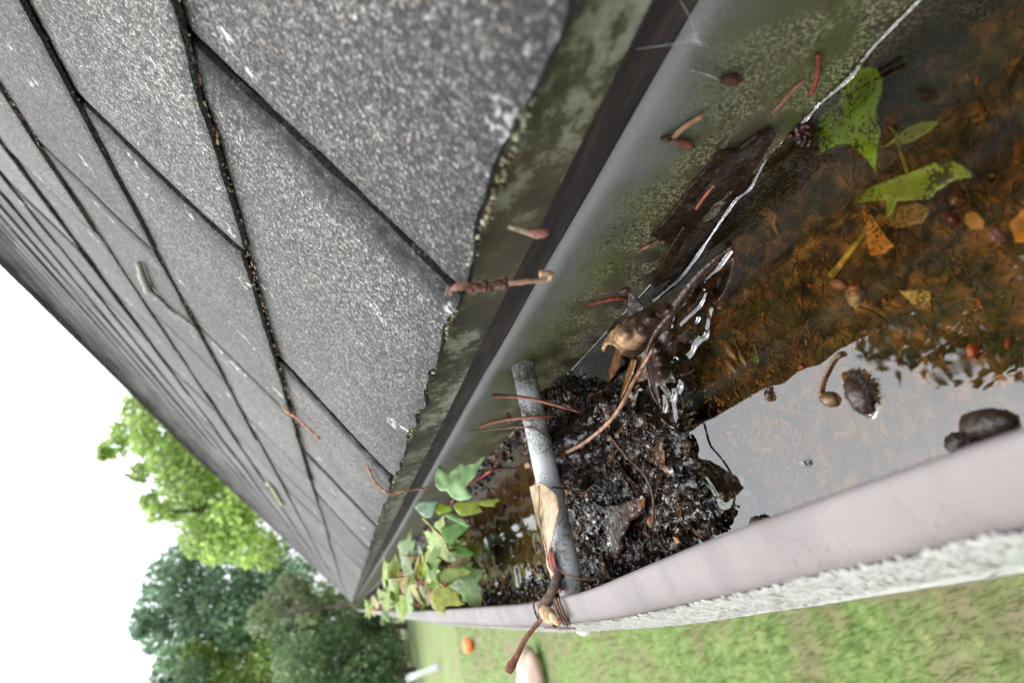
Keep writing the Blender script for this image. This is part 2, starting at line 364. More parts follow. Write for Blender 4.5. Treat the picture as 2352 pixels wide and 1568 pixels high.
def mat_leaf(name, spots=.0, trans=.35, rough=.42, vary=.35, veins=True):
    m, t, b = newmat(name); c = vcol(t)
    n = tex(t, 'ShaderNodeTexNoise', 160, Detail=5)
    c = mix(t, 1, c, ramp(t, n.outputs['Fac'], [(.3, 1-vary), (.7, 1+vary*.5)]), 'MULTIPLY')
    if spots:
        y_ = tex(t, 'ShaderNodeTexNoise', 45, Detail=3); c = mix(t, ramp(t, y_.outputs['Fac'], [(.42, 0), (.66, .75)]), c, mix(t, .5, c, (.22, .20, .02), 'MIX'))
        s = tex(t, 'ShaderNodeTexNoise', 900, Detail=3); s2 = tex(t, 'ShaderNodeTexNoise', 75, Detail=3)
        f = math_(t, 'ADD', math_(t, 'MULTIPLY', s.outputs['Fac'], .6), math_(t, 'MULTIPLY', s2.outputs['Fac'], .5))
        c = mix(t, ramp(t, f, [(.575, 0), (.62, spots)]), c, (.022, .024, .005))
    t.links.new(c, b.inputs['Base Color']); b.inputs['Roughness'].default_value = rough
    tl = N(t, 'ShaderNodeBsdfTranslucent'); t.links.new(c, tl.inputs['Color'])
    mx = N(t, 'ShaderNodeMixShader'); mx.inputs[0].default_value = trans; out = t.nodes['Material Output']
    t.links.new(b.outputs[0], mx.inputs[1]); t.links.new(tl.outputs[0], mx.inputs[2]); t.links.new(mx.outputs[0], out.inputs['Surface'])
    bump(t, b, n.outputs['Fac'], .0006, .6); return m
def mat_lawn():
    m, t, b = newmat('lawn_grass')
    n = tex(t, 'ShaderNodeTexNoise', 2.2, Detail=6); n2 = tex(t, 'ShaderNodeTexNoise', 14, Detail=6); n3 = tex(t, 'ShaderNodeTexNoise', .5, Detail=3)
    c = ramp(t, n2.outputs['Fac'], [(.32, (.045, .085, .015)), (.5, (.095, .15, .032)), (.68, (.17, .20, .065))])
    c = mix(t, ramp(t, n.outputs['Fac'], [(.46, 0), (.60, .85)]), c, (.14, .105, .062))
    c = mix(t, ramp(t, n3.outputs['Fac'], [(.4, 0), (.7, .5)]), c, (.14, .19, .05))
    t.links.new(c, b.inputs['Base Color']); b.inputs['Roughness'].default_value = .9; return m

M = dict(shingle=mat_shingle(), trough=mat_trough(), drip=mat_drip(), wood=mat_wood(), lip=mat_lip(), pipe=mat_pipe(), lichen=mat_lichen(),
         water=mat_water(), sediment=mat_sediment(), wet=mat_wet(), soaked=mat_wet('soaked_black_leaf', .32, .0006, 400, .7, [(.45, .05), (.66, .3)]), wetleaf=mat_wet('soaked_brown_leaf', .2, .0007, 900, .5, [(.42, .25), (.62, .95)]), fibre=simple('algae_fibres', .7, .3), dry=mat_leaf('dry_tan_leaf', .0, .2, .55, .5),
         green=mat_leaf('fresh_green_leaf'), sunk=mat_leaf('spotted_sunken_leaf', .9, .25), stem=simple('leaf_stalk', .5, .35, 900, .0006, .7),
         bark=simple('twig_bark', .8, .25, 900, .0008, .5), bud=simple('bud_scales', .4, .5, 500, .0004, .4), hair=simple('dark_bristles', .4, .4),
         foliage=mat_leaf('tree_foliage', 0, .42, .5, .3), trunk=simple('tree_bark', .9, .2, 12, .03, .5, 6), lawn=mat_lawn(),
         paint=simple('matte_paint', .6, .4, 0, 0, .12, 20), web=None, crumbs=simple('dry_crumbs', .85, .2, 0, 0, .4))
mw, t, b = newmat('cobweb_silk'); b.inputs['Base Color'].default_value = (.6, .58, .55, 1); b.inputs['Alpha'].default_value = .4; b.inputs['Roughness'].default_value = .6; M['web'] = mw
# ------------------------------------------------------------------ ground
def lawn():
    mb = MB(); xs = list(np.linspace(-60, 60, 61)); ys = list(np.linspace(-30, 90, 61)); k = 0
    vs = [(x, y, GROUND+.05*nz((x, y, 0), .15)) for x in xs for y in ys]; n = len(ys)
    fs = [(i*n+j, (i+1)*n+j, (i+1)*n+j+1, i*n+j+1) for i in range(60) for j in range(60)]
    mb.add(vs, fs)
    for (a, b_) in (((-900, -900), (900, -30)), ((-900, 90), (900, 900)), ((-900, -30), (-60, 90)), ((60, -30), (900, 90))):
        mb.add([(a[0], a[1], GROUND), (b_[0], a[1], GROUND), (b_[0], b_[1], GROUND), (a[0], b_[1], GROUND)], [(0, 1, 2, 3)])
    o = mb.build('lawn', M['lawn']); o['kind'] = 'structure'
lawn()
def grass():                                   # loose blades where the lawn is seen
    n = 26000
    yy = 1.2+RNG.random(n)**1.6*16; xx = -0.25-RNG.random(n)*(0.9+yy*.22)
    h = RNG.uniform(.03, .085, n); a = RNG.random(n)*6.283; wd = RNG.uniform(.002, .004, n)*(1+yy*.12)
    lean = RNG.normal(0, .03, (n, 2))
    zb = np.full(n, GROUND-.05)
    v = np.zeros((n, 3, 3)); v[:, 0] = np.stack([xx-np.cos(a)*wd, yy-np.sin(a)*wd, zb], 1); v[:, 1] = np.stack([xx+np.cos(a)*wd, yy+np.sin(a)*wd, zb], 1)
    v[:, 2] = np.stack([xx+lean[:, 0], yy+lean[:, 1], zb+h+.06], 1)
    base = np.array([(.09, .165, .025), (.14, .215, .045), (.20, .235, .075), (.22, .185, .10)])[RNG.choice(4, n, p=[.35, .38, .17, .1])]
    mb = MB(); mb.v = [tuple(p) for p in v.reshape(-1, 3)]; mb.f = [(3*i, 3*i+1, 3*i+2) for i in range(n)]
    mb.c = [tuple(c)+(1,) for c in np.repeat(base, 3, 0)]
    o = mb.build('grass', M['foliage']); tag(o, 'short green grass covering the lawn below the gutter', 'grass', kind='stuff')
grass()

# ------------------------------------------------------------------ the house: shingled roof, drip edge, fascia
house = thing('house', 'house roof of worn grey asphalt shingles sloping down to the gutter', 'house', (0.3, 0, GROUND))
E1, EX, SLOT = .134, .137, .302
SLOT0 = {0: .1107, 1: .2448, 2: .0975, 3: .226}
def course_u(k): return 0.0 if k == 0 else E1+(k-1)*EX
def build_roof():
    V, F, S, G = [], [], [], []
    nk = int((RIDGE+UB-E1)/EX)+1
    for k in range(nk):
        u_a = course_u(k); u_b = course_u(k+1); e = u_b-u_a
        off = SLOT0.get(k, SLOT0[(k % 2)]+random.uniform(-.03, .03)*(k > 3))
        y = off-SLOT*math.ceil((off+.35)/SLOT)
        if k > 5: y = off-SLOT*math.ceil((off+3)/SLOT)
        yend = LY
        while y < yend:
            near = y < 1.5 and k < 6
            mid_ = y < 4 and k < 12
            du = random.uniform(-.0035, .0025) if k else random.uniform(-.002, .0015)
            dh = random.uniform(-.0006, .0012); tw = random.uniform(-.0015, .0015)
            tone = random.random(); n0_ = len(V)
            gap = .0040 if near else .006
            ya, yb = y+gap/2, min(y+SLOT, yend)-gap/2
            st = .0042 if (near and y < .8) else (.012 if near else (.05 if mid_ else .1))
            su = .006 if (near and y < .8) else (.012 if near else (.04 if mid_ else .08))
            ny = max(2, int((yb-ya)/st)); nu = max(2, int((e+.02)/su)); b = len(V)
            fine = near
            for i in range(ny+1):
                for j in range(nu+1):
                    yy = ya+(yb-ya)*i/ny; q = j/nu; uu = u_a+du+(e+.02-du)*q
                    if fine:
                        if j == 0: uu += .0011*nz((yy*160, k*9, 1))+.0016*nz((yy*34, k*7, 4))+ (.0022*max(0, nz((yy*70, k*5, 8))-.25)) + .0030*nz((yy*11, k*9, 5))
                        if j == 0 and k == 0: uu += .0032*nz((yy*22, 3, 11))+.002*nz((yy*60, 3, 15))
                        if i in (0, ny): yy += .0022*nz((uu*14, i+k*3, 9))+.0007*nz((uu*180, i+k*5, 2))+.0012*nz((uu*40, i+k*3, 6))
                    t = (uu-u_a)/e
                    h = -.0046*t+dh+tw*(i/ny-.5)
                    if fine:
                        h += .0011*nz((yy*13, uu*13, k*3.7))+.0003*nz((yy*90, uu*90, k))
                        if j == 0: h -= .0008
                        if i in (0, ny): h -= .0007
                    V.append(rp(uu, yy, h))
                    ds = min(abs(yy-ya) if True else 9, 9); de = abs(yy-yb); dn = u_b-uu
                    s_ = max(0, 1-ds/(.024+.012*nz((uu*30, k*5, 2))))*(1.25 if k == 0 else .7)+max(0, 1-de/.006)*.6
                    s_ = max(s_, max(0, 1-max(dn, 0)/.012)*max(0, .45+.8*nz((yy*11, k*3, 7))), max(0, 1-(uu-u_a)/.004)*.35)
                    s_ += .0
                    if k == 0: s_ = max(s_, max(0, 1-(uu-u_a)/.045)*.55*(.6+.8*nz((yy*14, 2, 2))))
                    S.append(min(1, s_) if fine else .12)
            row = nu+1
            for i in range(ny):
                for j in range(nu): F.append((b+i*row+j, b+(i+1)*row+j, b+(i+1)*row+j+1, b+i*row+j+1))
            # skirt: butt and both sides
            ring = [b+i*row+nu-j for i in (0,) for j in range(nu+1)] + [b+i*row for i in range(1, ny+1)] + [b+ny*row+j for j in range(1, nu+1)]
            nrm = Vector((-math.sin(TH2 if k else TH1), 0, math.cos(TH2 if k else TH1)))
            c0 = len(V)
            for q_, idx in enumerate(ring):
                V.append(V[idx]-nrm*(.0028+.0006*nz(V[idx], 120))); S.append((1.0 if k < 2 else .65) if fine else .3)  # tab sides coloured dark as painted slot shade
            for q_ in range(len(ring)-1): F.append((ring[q_], c0+q_, c0+q_+1, ring[q_+1]))
            G += [tone]*(len(V)-n0_)
            y += SLOT
    me = bpy.data.meshes.new('shingles'); me.from_pydata([tuple(v) for v in V], [], F); me.update()
    ca = me.color_attributes.new('stain_shade', 'FLOAT_COLOR', 'POINT'); a = np.ones((len(V), 4), np.float32); a[:, 0] = np.array(S, np.float32); a[:, 1] = np.array(G, np.float32)
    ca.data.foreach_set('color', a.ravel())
    me.polygons.foreach_set('use_smooth', [True]*len(me.polygons))
    me.materials.append(M['shingle']); o = bpy.data.objects.new('shingles', me); COL.objects.link(o); o.parent = house
    o.matrix_parent_inverse = Matrix.Translation(-house.location)
    try: me.set_sharp_from_angle(angle=R(50))
    except Exception: pass
    return o
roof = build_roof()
def slab(name, prof, mat, y0, y1, parent, seg=1, wob=0.0):
    mb = MB(); n = len(prof); vs = []
    for i in range(seg+1):
        y = y0+(y1-y0)*i/seg
        for (x, z) in prof: vs.append((x+wob*nz((y*9, x*40, z*40)), y, z+wob*nz((y*9, x*40+5, z*40))))
    fs = [(i*n+k, i*n+(k+1) % n, (i+1)*n+(k+1) % n, (i+1)*n+k) for i in range(seg) for k in range(n)]
    fs += [tuple(range(n))[::-1], tuple(seg*n+k for k in range(n))]
    mb.add(vs, fs); return mb.build(name, mat, parent, smooth=False)
def under(u, h): p = rp(u, 0, h); return (p.x, p.z)
mdeck = simple('bitumen_underlay', .95, .0, base=(.012, .011, .011))
slab('roof_deck', [under(.006, -.0062), under(UB, -.0085), under(RIDGE+UB, -.0085), under(RIDGE+UB, -.03), under(UB, -.03), under(.012, -.02)], mdeck, -3, LY-.02, house)
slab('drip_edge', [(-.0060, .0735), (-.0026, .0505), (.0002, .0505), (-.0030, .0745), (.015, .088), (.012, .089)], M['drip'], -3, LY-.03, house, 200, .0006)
slab('fascia_board', [(.0272, .085), (.0272, -.16), (.046, -.16), (.046, .085)], M['wood'], -3, LY-.04, house, 300, .0005)
mwall = simple('painted_siding', .7, .3, base=(.55, .53, .5), vary=.1)
slab('soffit', [(.046, -.155), (.046, -.145), (.34, -.145), (.34, -.155)], mwall, -3, LY-.1, house)
slab('wall', [(.30, GROUND), (.30, -.156), (6.2, -.156), (6.2, GROUND)], mwall, -2.9, LY-.15, house)
pr = rp(RIDGE+UB, 0, -.002)
slab('back_roof_slope', [(pr.x, pr.z), (2*pr.x+.02, ZE), (2*pr.x+.02, ZE-.03), (pr.x, pr.z-.04)], mdeck, -3, LY, house)
for yg, fc in ((LY-.2, (0, 1, 2)), (-2.85, (0, 2, 1))):
    mg = MB(); mg.add([(0.05, yg, -.156), (2*pr.x, yg, -.156), (pr.x, yg, pr.z-.05)], [fc]); mg.build('gable', mwall, house, False)
mcap = MB()
yy = -3.0
while yy < LY:
    l = .16; a = pr
    vs = []
    for (y, hh) in ((yy, .008), (yy+l, .003)):
        for s_, d in ((-1, .12), (0, 0), (1, .12)):
            vs.append((pr.x+s_*d*math.cos(TH2), y, pr.z-d*math.sin(TH2)*(1 if s_ else 0)+hh+random.uniform(0, .004)))
    mcap.add(vs, [(0, 1, 4, 3), (1, 2, 5, 4)]); yy += .137
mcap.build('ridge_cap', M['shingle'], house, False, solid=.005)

# ------------------------------------------------------------------ the gutter
gutter = thing('rain_gutter', 'clogged rain gutter with dusty pink front lip along the shingled eave', 'gutter', (-.05, 0, -.10))
YI = [-3.7673, -0.2393, 0.0127, 0.0543, 0.1072, 0.1765, 0.2382, 0.3504, 0.8141, 1.4239, 3.7927, 13.8727]
XI = [-0.093, -0.0955, -0.0981, -0.1012, -0.1053, -0.1126, -0.1195, -0.1239, -0.1283, -0.1315, -0.134, -0.134]
YO = [-3.7673, -0.2393, 0.0127, 0.0291, 0.0631, 0.1173, 0.2181, 0.3718, 0.8317, 1.4239, 3.7927, 13.8727]
XO = [-0.11, -0.1113, -0.1128, -0.1141, -0.1179, -0.1229, -0.1317, -0.139, -0.1453, -0.1478, -0.1491, -0.1491]
def smooth_interp(y, A, B):
    return float(np.mean([np.interp(y+d, A, B) for d in np.linspace(-.025, .025, 7)]))
def xi(y): return smooth_interp(y, YI, XI)
def xo(y): return smooth_interp(y, YO, XO)
def sweep(name, prof, mat, ys, parent, solid, smooth=True):
    mb = MB(); n = None; vs = []
    for y in ys:
        p = prof(y); n = len(p); vs += [(x, y, z) for x, z in p]
    m = len(ys)
    mb.add(vs, [(i*n+k, (i+1)*n+k, (i+1)*n+k+1, i*n+k+1) for i in range(m-1) for k in range(n-1)])
    return mb.build(name, mat, parent, smooth, solid)
YS = list(np.arange(-.3, .7, .006))+list(np.arange(.7, 2, .03))+list(np.arange(2, 11.01, .3))
YS = [-3, -1]+YS
def dent(y, k): return .0006*nz((y*14, k*2.1, 5))
def prof_trough(y):
    o = xo(y); sag = -.0075*float(np.clip((y-.39)/1.0, 0, 1))
    P = [(.0263+dent(y, 1), .0176+sag), (.0262, .0069+sag), (.0258+dent(y, 2), -.012+sag), (.0253, -.0309), (.0248+dent(y, 3), -.0498), (.0238, -.0712), (.0197, -.0876), (.0122, -.0983), (-.0042, -.1015), (-.0357, -.1017), (o+.057, -.1015)]
    P += [(o+.043, -.0977), (o+.030, -.0813), (o+.0176, -.0611), (o+.0063, -.046), (o-.0044, -.0372), (o-.0082, -.0303)]
    return P
def prof_face(y):
    o = xo(y); return [(o-.0084, -.0309), (o-.0091, -.0286), (o-.0078, -.0256), (o-.0066, -.0183), (o-.0043, -.0095), (o-.0015, -.0013), (o-.0003, .0029)]
def prof_lip(y):
    o, i = xo(y), xi(y); w_ = i-o
    return [(o+.0001, .0021), (o+.0005, .0044), (o+.0018, .006), (o+.25*w_, .0073), (o+.5*w_, .0085), (o+.8*w_, .0094), (i-.0013, .0097), (i-.0001, .0089), (i+.0001, .0074), (i-.0006, .0056), (i-.004, .0037), (o+.005, .0021)]
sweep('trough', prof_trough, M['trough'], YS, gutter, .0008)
sweep('front_face', prof_face, M['lip'], YS, gutter, .0007)
sweep('front_lip', prof_lip, M['lip'], YS, gutter, .0006)
tb = MB(); YF, ZF = .2992, -.0066
tube_pts = [(.0245, YF, ZF), (.022, YF, ZF), (-.01, YF-.0003, ZF-.0002), (-.06, YF, ZF-.0006), (-.110, YF+.0002, ZF-.001), (xo(YF)+.0015, YF, ZF-.001)]
tb.tube(tube_pts, [.0081, .0078, .0078, .0078, .0078, .0078], sides=28, sub=4)
tb.build('spike_tube', M['pipe'], gutter)
tb = MB()                                       # rusty seam ring where the tube meets the back wall
for a in np.linspace(0, 6.2, 60):
    r_ = .0081; p = Vector((.0150+random.gauss(0, .0004), YF+math.cos(a)*r_, ZF+math.sin(a)*r_)); tb.ell(p, p+Vector((random.uniform(-.001, .001), random.uniform(-.001, .001), .0005)), .0004, (.16, .08, .04), 5, 3)
tb.build('rust_ring', M['crumbs'], gutter)
sh = MB()
def cap(mb, c, ax, r, h, col, seg=20, rings=7):
    ax = Vector(ax).normalized(); nn = ax.orthogonal().normalized(); bb = ax.cross(nn); vs = []
    for i in range(rings+1):
        q = i/rings*math.pi/2
        for k in range(seg):
            a = 2*math.pi*k/seg; vs.append(c+ax*(h*math.sin(q))+(nn*math.cos(a)+bb*math.sin(a))*max(r*math.cos(q), r*.02))
    fs = [(i*seg+k, i*seg+(k+1) % seg, (i+1)*seg+(k+1) % seg, (i+1)*seg+k) for i in range(rings) for k in range(seg)]+[tuple(rings*seg+k for k in range(seg))]
    mb.add(vs, fs, col)
hp = onplane(1343, 1441, (xo(.277)-.0125, .26, 0), Vector((1, 0, 0)))
cap(sh, hp+Vector((.0035, 0, 0)), (-1, 0, .25), .0078, .0085, (.55, .53, .48))
sh.build('spike_head', M['paint'], gutter)
# lichen crust on the outer face, its feathery upper edge reaching over the pink lip
lc = MB()
def face_pt(y, q, off):                          # q 0 bottom edge .. 1 top of face, >1 over the lip
    P = prof_face(y)+prof_lip(y)[1:6]
    f = q*6 if q <= 1 else 6+(q-1)*5
    f = min(f, len(P)-1.001); i = int(f); t_ = f-i
    a, b_ = Vector((P[i][0], 0, P[i][1])), Vector((P[i+1][0], 0, P[i+1][1])); p = a.lerp(b_, t_); tn = (b_-a).normalized()
    nn = Vector((-tn.z, 0, tn.x))
    return Vector((p.x, y, p.z))+nn*off
ys = np.arange(-.07, 1.0, .0026)
def ltop(y): 
    base = np.interp(y, [-.11, .013, .076, .139, .214, .277, .39, 1.02], [.98, .97, .92, .86, .78, .70, .60, .5])
    return base+.12*nz((y*44, 1, 1))+.10*nz((y*170, 4, 1))
vs = []; nr = 9
for y in ys:
    tp = ltop(y)
    for j in range(nr):
        q = tp*j/(nr-1); vs.append(face_pt(float(y), q, .0004+.00018*max(0, .4+nz((y*300, q*14, 2))) if 0 < j < nr-1 else .0001))
lc.add(vs, [(i*nr+j, (i+1)*nr+j, (i+1)*nr+j+1, i*nr+j+1) for i in range(len(ys)-1) for j in range(nr-1)])
for i in range(5200):
    y = float(RNG.uniform(-.05, .95)); y = y if y < .44 or random.random() < .4 else random.uniform(-.03, .38)
    tp = ltop(y); q0 = tp-random.random()**2*.45; ln = random.uniform(.06, .42)*(1 if q0 > tp-.14 else .45); dy = random.uniform(-.0028, .0028); wd = random.uniform(.0004, .001)
    a = face_pt(y-wd, q0, .0006); b_ = face_pt(y+wd, q0, .0006); tip = face_pt(y+dy, q0+ln, random.uniform(.0004, .0014)); md = face_pt(y+dy*.5, q0+ln*.5, random.uniform(.001, .0018))
    lc.add([a, b_, tip, md], [(0, 1, 3), (1, 2, 3), (2, 0, 3)])
lc.build('lichen_crust', M['lichen'], gutter)

# ------------------------------------------------------------------ silt on the gutter floor
def silt():
    ys = np.concatenate([np.arange(-.14, .54, .0026), np.arange(.54, 2, .012), np.arange(2, 11, .2)]); nx = 56; vs = []
    for y in ys:
        a, b_ = .0236, xo(float(y))+.015
        for i in range(nx):
            x = a+(b_-a)*i/(nx-1)
            z = -.0715+.0055*nz((x*36, y*36, 1))+.004*nz((x*130, y*130, 2))+.002*nz((x*400, y*400, 3))-.003*(1-abs(2*i/(nx-1)-1))
            if y < .16: z -= .006*min(1, (.16-y)/.1)
            vs.append((x, float(y), z))
    mb = MB(); mb.add(vs, [(i*nx+k, (i+1)*nx+k, (i+1)*nx+k+1, i*nx+k+1) for i in range(len(ys)-1) for k in range(nx-1)])
    o = mb.build('silt', M['sediment']); tag(o, 'brown rotting silt covering the floor of the flooded gutter', 'silt', kind='stuff')
silt()
def fibres():
    mb = MB()
    pal = [(.06, .035, .009), (.09, .052, .013), (.13, .07, .017), (.07, .065, .01), (.17, .075, .016), (.05, .045, .008)]
    for i in range(3000):
        y = random.uniform(-.03, .44); x = random.uniform(-.110, .020); z = -.0695+random.uniform(-.002, .005)-(.005 if y < .09 else 0)
        L = random.uniform(.004, .015); a = random.uniform(0, 6.28); pts = [Vector((x, y, z))]
        for k in range(3):
            a += random.gauss(0, .8); pts.append(pts[-1]+Vector((math.cos(a), math.sin(a), random.uniform(-.35, .4)))*L/3)
        for p in pts: p.z = min(p.z, ZW-.004)
        mb.tube(pts, random.uniform(.00012, .0004), random.choice(pal), 3, 2)
    for i in range(900):                        # little mossy sprigs and leaf crumbs
        y = random.uniform(-.02, .33) if i > 420 else random.gauss(.183, .028); x = random.uniform(-.105, .015) if i > 420 else random.gauss(-.058, .020)
        p = Vector((x, y, -.066+random.uniform(-.004, .004)-(.004 if y < .09 else 0))); a = random.uniform(0, 6.28); d = Vector((math.cos(a), math.sin(a), random.uniform(-.3, .5)))*random.uniform(.0015, .004)
        q = p+d; q.z = min(q.z, ZW-.003)
        mb.ell(p, q, random.uniform(.0004, .001), random.choice([(.15, .07, .018), (.19, .095, .024), (.10, .052, .014), (.22, .06, .014), (.075, .06, .009)]), 5, 4)
    o = mb.build('algae_fibres', M['fibre']); tag(o, 'brown algae threads and moss crumbs on the flooded gutter floor', 'algae', kind='stuff')
fibres()

# ------------------------------------------------------------------ water with its raised edge where it clings to wall, leaves and stalks
def D2(pts): return [onz(p[0], p[1], ZW) for p in pts]
A1 = (2300, 900, 700/2350); B1 = (2300, 1250, 700/2350); C3 = (2596, 0, 1500/2352); C6 = (2596, 900, 1500/2352); Z4 = (1450, 1800, 700/1568); Z8 = (1300, 1797, 1400/2350)
Z5 = (1300, 1000, 1400/2350); ZB = (1900, 1300, 600/1568); ZM = (2200, 1650, 800/1930); ZR = (2000, 2150, 700/1889); ZE_ = (1600, 700, 700/1829)
CONTACT = [  # (polyline, height, width)
 ([(2200, -95), (2110, 0), (2000, 115), (1960, 170), (1910, 215), (1880, 240), (1850, 275), (1818, 293), (1795, 325), (1760, 365), (1725, 430), (1690, 460), (1640, 530), (1600, 590), (1560, 640), (1500, 690)], .0017, .0009),
 (zz(*A1, [(2100, 330), (1950, 540), (1820, 670), (1740, 770), (1750, 860)]), .0021, .0014),
 (zz(*A1, [(1760, 900), (1700, 1050), (1590, 1160), (1480, 1260), (1410, 1330)]), .0016, .0009),
 (zz(*A1, [(1720, 790), (1600, 900), (1490, 1040), (1390, 1140), (1330, 1260), (1310, 1400)]), .0019, .0012),
 (zz(*A1, [(1840, 1100), (1800, 1250), (1770, 1450), (1720, 1490)]), .0019, .0012),
 (zz(*A1, [(1670, 1220), (1640, 1330), (1680, 1460), (1560, 1560)]), .0018, .0011),
 (zz(*B1, [(1700, 310), (1620, 400), (1580, 500), (1520, 560)]), .0021, .0014),
 (zz(*B1, [(1360, 590), (1320, 660), (1370, 760), (1410, 880), (1420, 960), (1385, 1010)]), .0021, .0014),
 (zz(*B1, [(1280, 950), (1330, 1010), (1330, 1110), (1295, 1190)]), .0021, .0014),
 (zz(*B1, [(1160, 1010), (1200, 1100), (1215, 1240), (1200, 1350)]), .0022, .0015),
 (zz(*A1, [(600, 1215), (450, 1390), (280, 1560)]), .0012, .0006), (zz(*B1, [(280, 380), (140, 560), (0, 690)]), .0012, .0006),
 (zz(*A1, [(1020, 750), (940, 850), (840, 960)]), .0012, .0006),
 ([(1545, 905), (1552, 965), (1565, 1020), (1590, 1075), (1625, 1110), (1650, 1150), (1668, 1195)], .0015, .0010),
 (zz(*C6, [(1245, 960), (1290, 1090), (1380, 1190), (1420, 1130)]), .0010, .0008),
]
def spl(P, n=6):
    out = []
    for i in range(len(P)-1):
        a, b, c, d = P[max(i-1, 0)], P[i], P[i+1], P[min(i+2, len(P)-1)]
        for k in range(n):
            t = k/n; out.append(.5*((2*b)+(c-a)*t+(2*a-5*b+4*c-d)*t*t+(3*b-a-3*c+d)*t**3))
    return out+[P[-1]]
def water():
    seg = []
    for pl, h, wd in CONTACT:
        q = spl(D2(pl)); seg += [(q[i].x, q[i].y, q[i+1].x, q[i+1].y, h, wd) for i in range(len(q)-1)]
    gx = np.arange(-.142, .0275, .0005)
    ysf = np.concatenate([np.arange(-.07, .41, .0005), np.arange(.41, 1.2, .004), np.arange(1.2, 11.1, .1)])
    X, Y = np.meshgrid(gx, ysf, indexing='xy'); H = np.zeros_like(X)
    for (x1, y1, x2, y2, h, wd) in seg:
        m = (Y > min(y1, y2)-.01) & (Y < max(y1, y2)+.01)
        r = np.where(m.any(1))[0]
        if not len(r): continue
        sl_ = slice(r[0], r[-1]+1); xs, yy = X[sl_], Y[sl_]; dx, dy = x2-x1, y2-y1
        t_ = np.clip(((xs-x1)*dx+(yy-y1)*dy)/(dx*dx+dy*dy+1e-12), 0, 1); d = np.hypot(xs-x1-t_*dx, yy-y1-t_*dy)
        hv = .88+.35*noise.noise(Vector((x1*90, y1*90, 3))); H[sl_] = np.maximum(H[sl_], h*hv*np.exp(-(d/(wd*(.55+.45*hv)))))
    back = np.abs(X-.0248); H = np.where(Y > .19, np.maximum(H, .0015*np.exp(-back/.0012)), H)
    H += np.where(Y > .42, (.00022*np.sin(Y*150+9*np.sin(X*23+Y*7))+.00022*np.sin(Y*83-X*60+4*np.sin(Y*19)))*np.clip((Y-.42)/.06, 0, 1)*np.exp(-(Y-.42)*1.0), 0)
    n = len(gx); m = len(ysf)
    P = np.stack([X, Y, ZW+H], -1).reshape(-1, 3)
    xomid = np.array([xo(float(y)) for y in ysf])
    keep = lambda i, k: gx[k+1] < .0262 and gx[k] > xomid[i]+.0075
    F = [(i*n+k, i*n+k+1, (i+1)*n+k+1, (i+1)*n+k) for i in range(m-1) for k in range(n-1) if keep(i, k)]
    me = bpy.data.meshes.new('water'); me.from_pydata(P.tolist(), [], F); me.update()
    me.polygons.foreach_set('use_smooth', [True]*len(me.polygons)); me.materials.append(M['water'])
    o = bpy.data.objects.new('water', me); COL.objects.link(o); o['kind'] = 'structure'
    bm = bmesh.new(); bm.from_mesh(me); bmesh.ops.delete(bm, geom=[v for v in bm.verts if not v.link_faces], context='VERTS'); bm.to_mesh(me); bm.free()
water()
# ------------------------------------------------------------------ trees and shrubs beyond the lawn
def tree(name, label, cat, dist, clumps, cols, leaf, base, group, trunk_r=.16, dens=1.0, lean=0.0):
    t = thing(name, label, cat, (base.x, base.y, GROUND), group)
    vs, cs = [], []
    cen = []
    for (px, py, r) in clumps:
        d = dist*random.uniform(.95, 1.07); c = CAM+ray(px, py)*d; rm = r/FPX*d; cen.append((c, rm))
        n = int(dens*680*(r/50)**2)+60
        tone = random.uniform(.75, 1.25)
        for sub in range(n):
            u = RNG.normal(size=3); u /= np.linalg.norm(u); rr = rm*(.35+.75*RNG.random()**.6)
            p = np.array(c)+u*rr*np.array([1, 1, .85]); s_ = leaf*.72*random.uniform(.6, 1.35)
            a = RNG.normal(size=3); a /= np.linalg.norm(a); b_ = np.cross(a, RNG.normal(size=3)); b_ /= np.linalg.norm(b_)+1e-9
            vs += [p-a*s_, p+b_*s_*.55, p+a*s_, p-b_*s_*.55]
            k = cols[RNG.integers(len(cols))]; f = tone*random.uniform(.75, 1.25)
            f *= 1.5; g_ = .04*f; cs += [(k[0]*f+g_, k[1]*f+g_, k[2]*f+g_*.8, 1)]*4  # leaf colours brightened and greyed: distance haze painted into the foliage
    mb = MB(); mb.v = [tuple(v) for v in vs]; mb.c = cs; mb.f = [(4*i, 4*i+1, 4*i+2, 4*i+3) for i in range(len(vs)//4)]
    mb.build('crown', M['foliage'], t, smooth=False)
    tr = MB(); mid = sum((c for c, r in cen), Vector())/len(cen); top = Vector((base.x*.5+mid.x*.5, base.y*.5+mid.y*.5, mid.z))
    tr.tube([Vector((base.x, base.y, GROUND-.1)), Vector((base.x, base.y, GROUND)).lerp(top, .5)+Vector((.1, 0, 0)), top], [trunk_r*1.2, trunk_r*.8, trunk_r*.4], (.10, .085, .065), 8, 3)
    for c, r in cen:
        tr.tube([Vector((base.x, base.y, GROUND)).lerp(top, random.uniform(.45, .9)), c*.6+top*.4+Vector((0, 0, .2)), c], [trunk_r*.3, trunk_r*.2, trunk_r*.06], (.10, .085, .065), 5, 2)
    tr.build('trunk', M['trunk'], t)
    return t
def gpt(px, py, dist):
    v = ray(px, py); q = math.hypot(v.x, v.y); return Vector((CAM.x+v.x/q*dist, CAM.y+v.y/q*dist, GROUND))
GT = 'trees and shrubs behind the lawn'
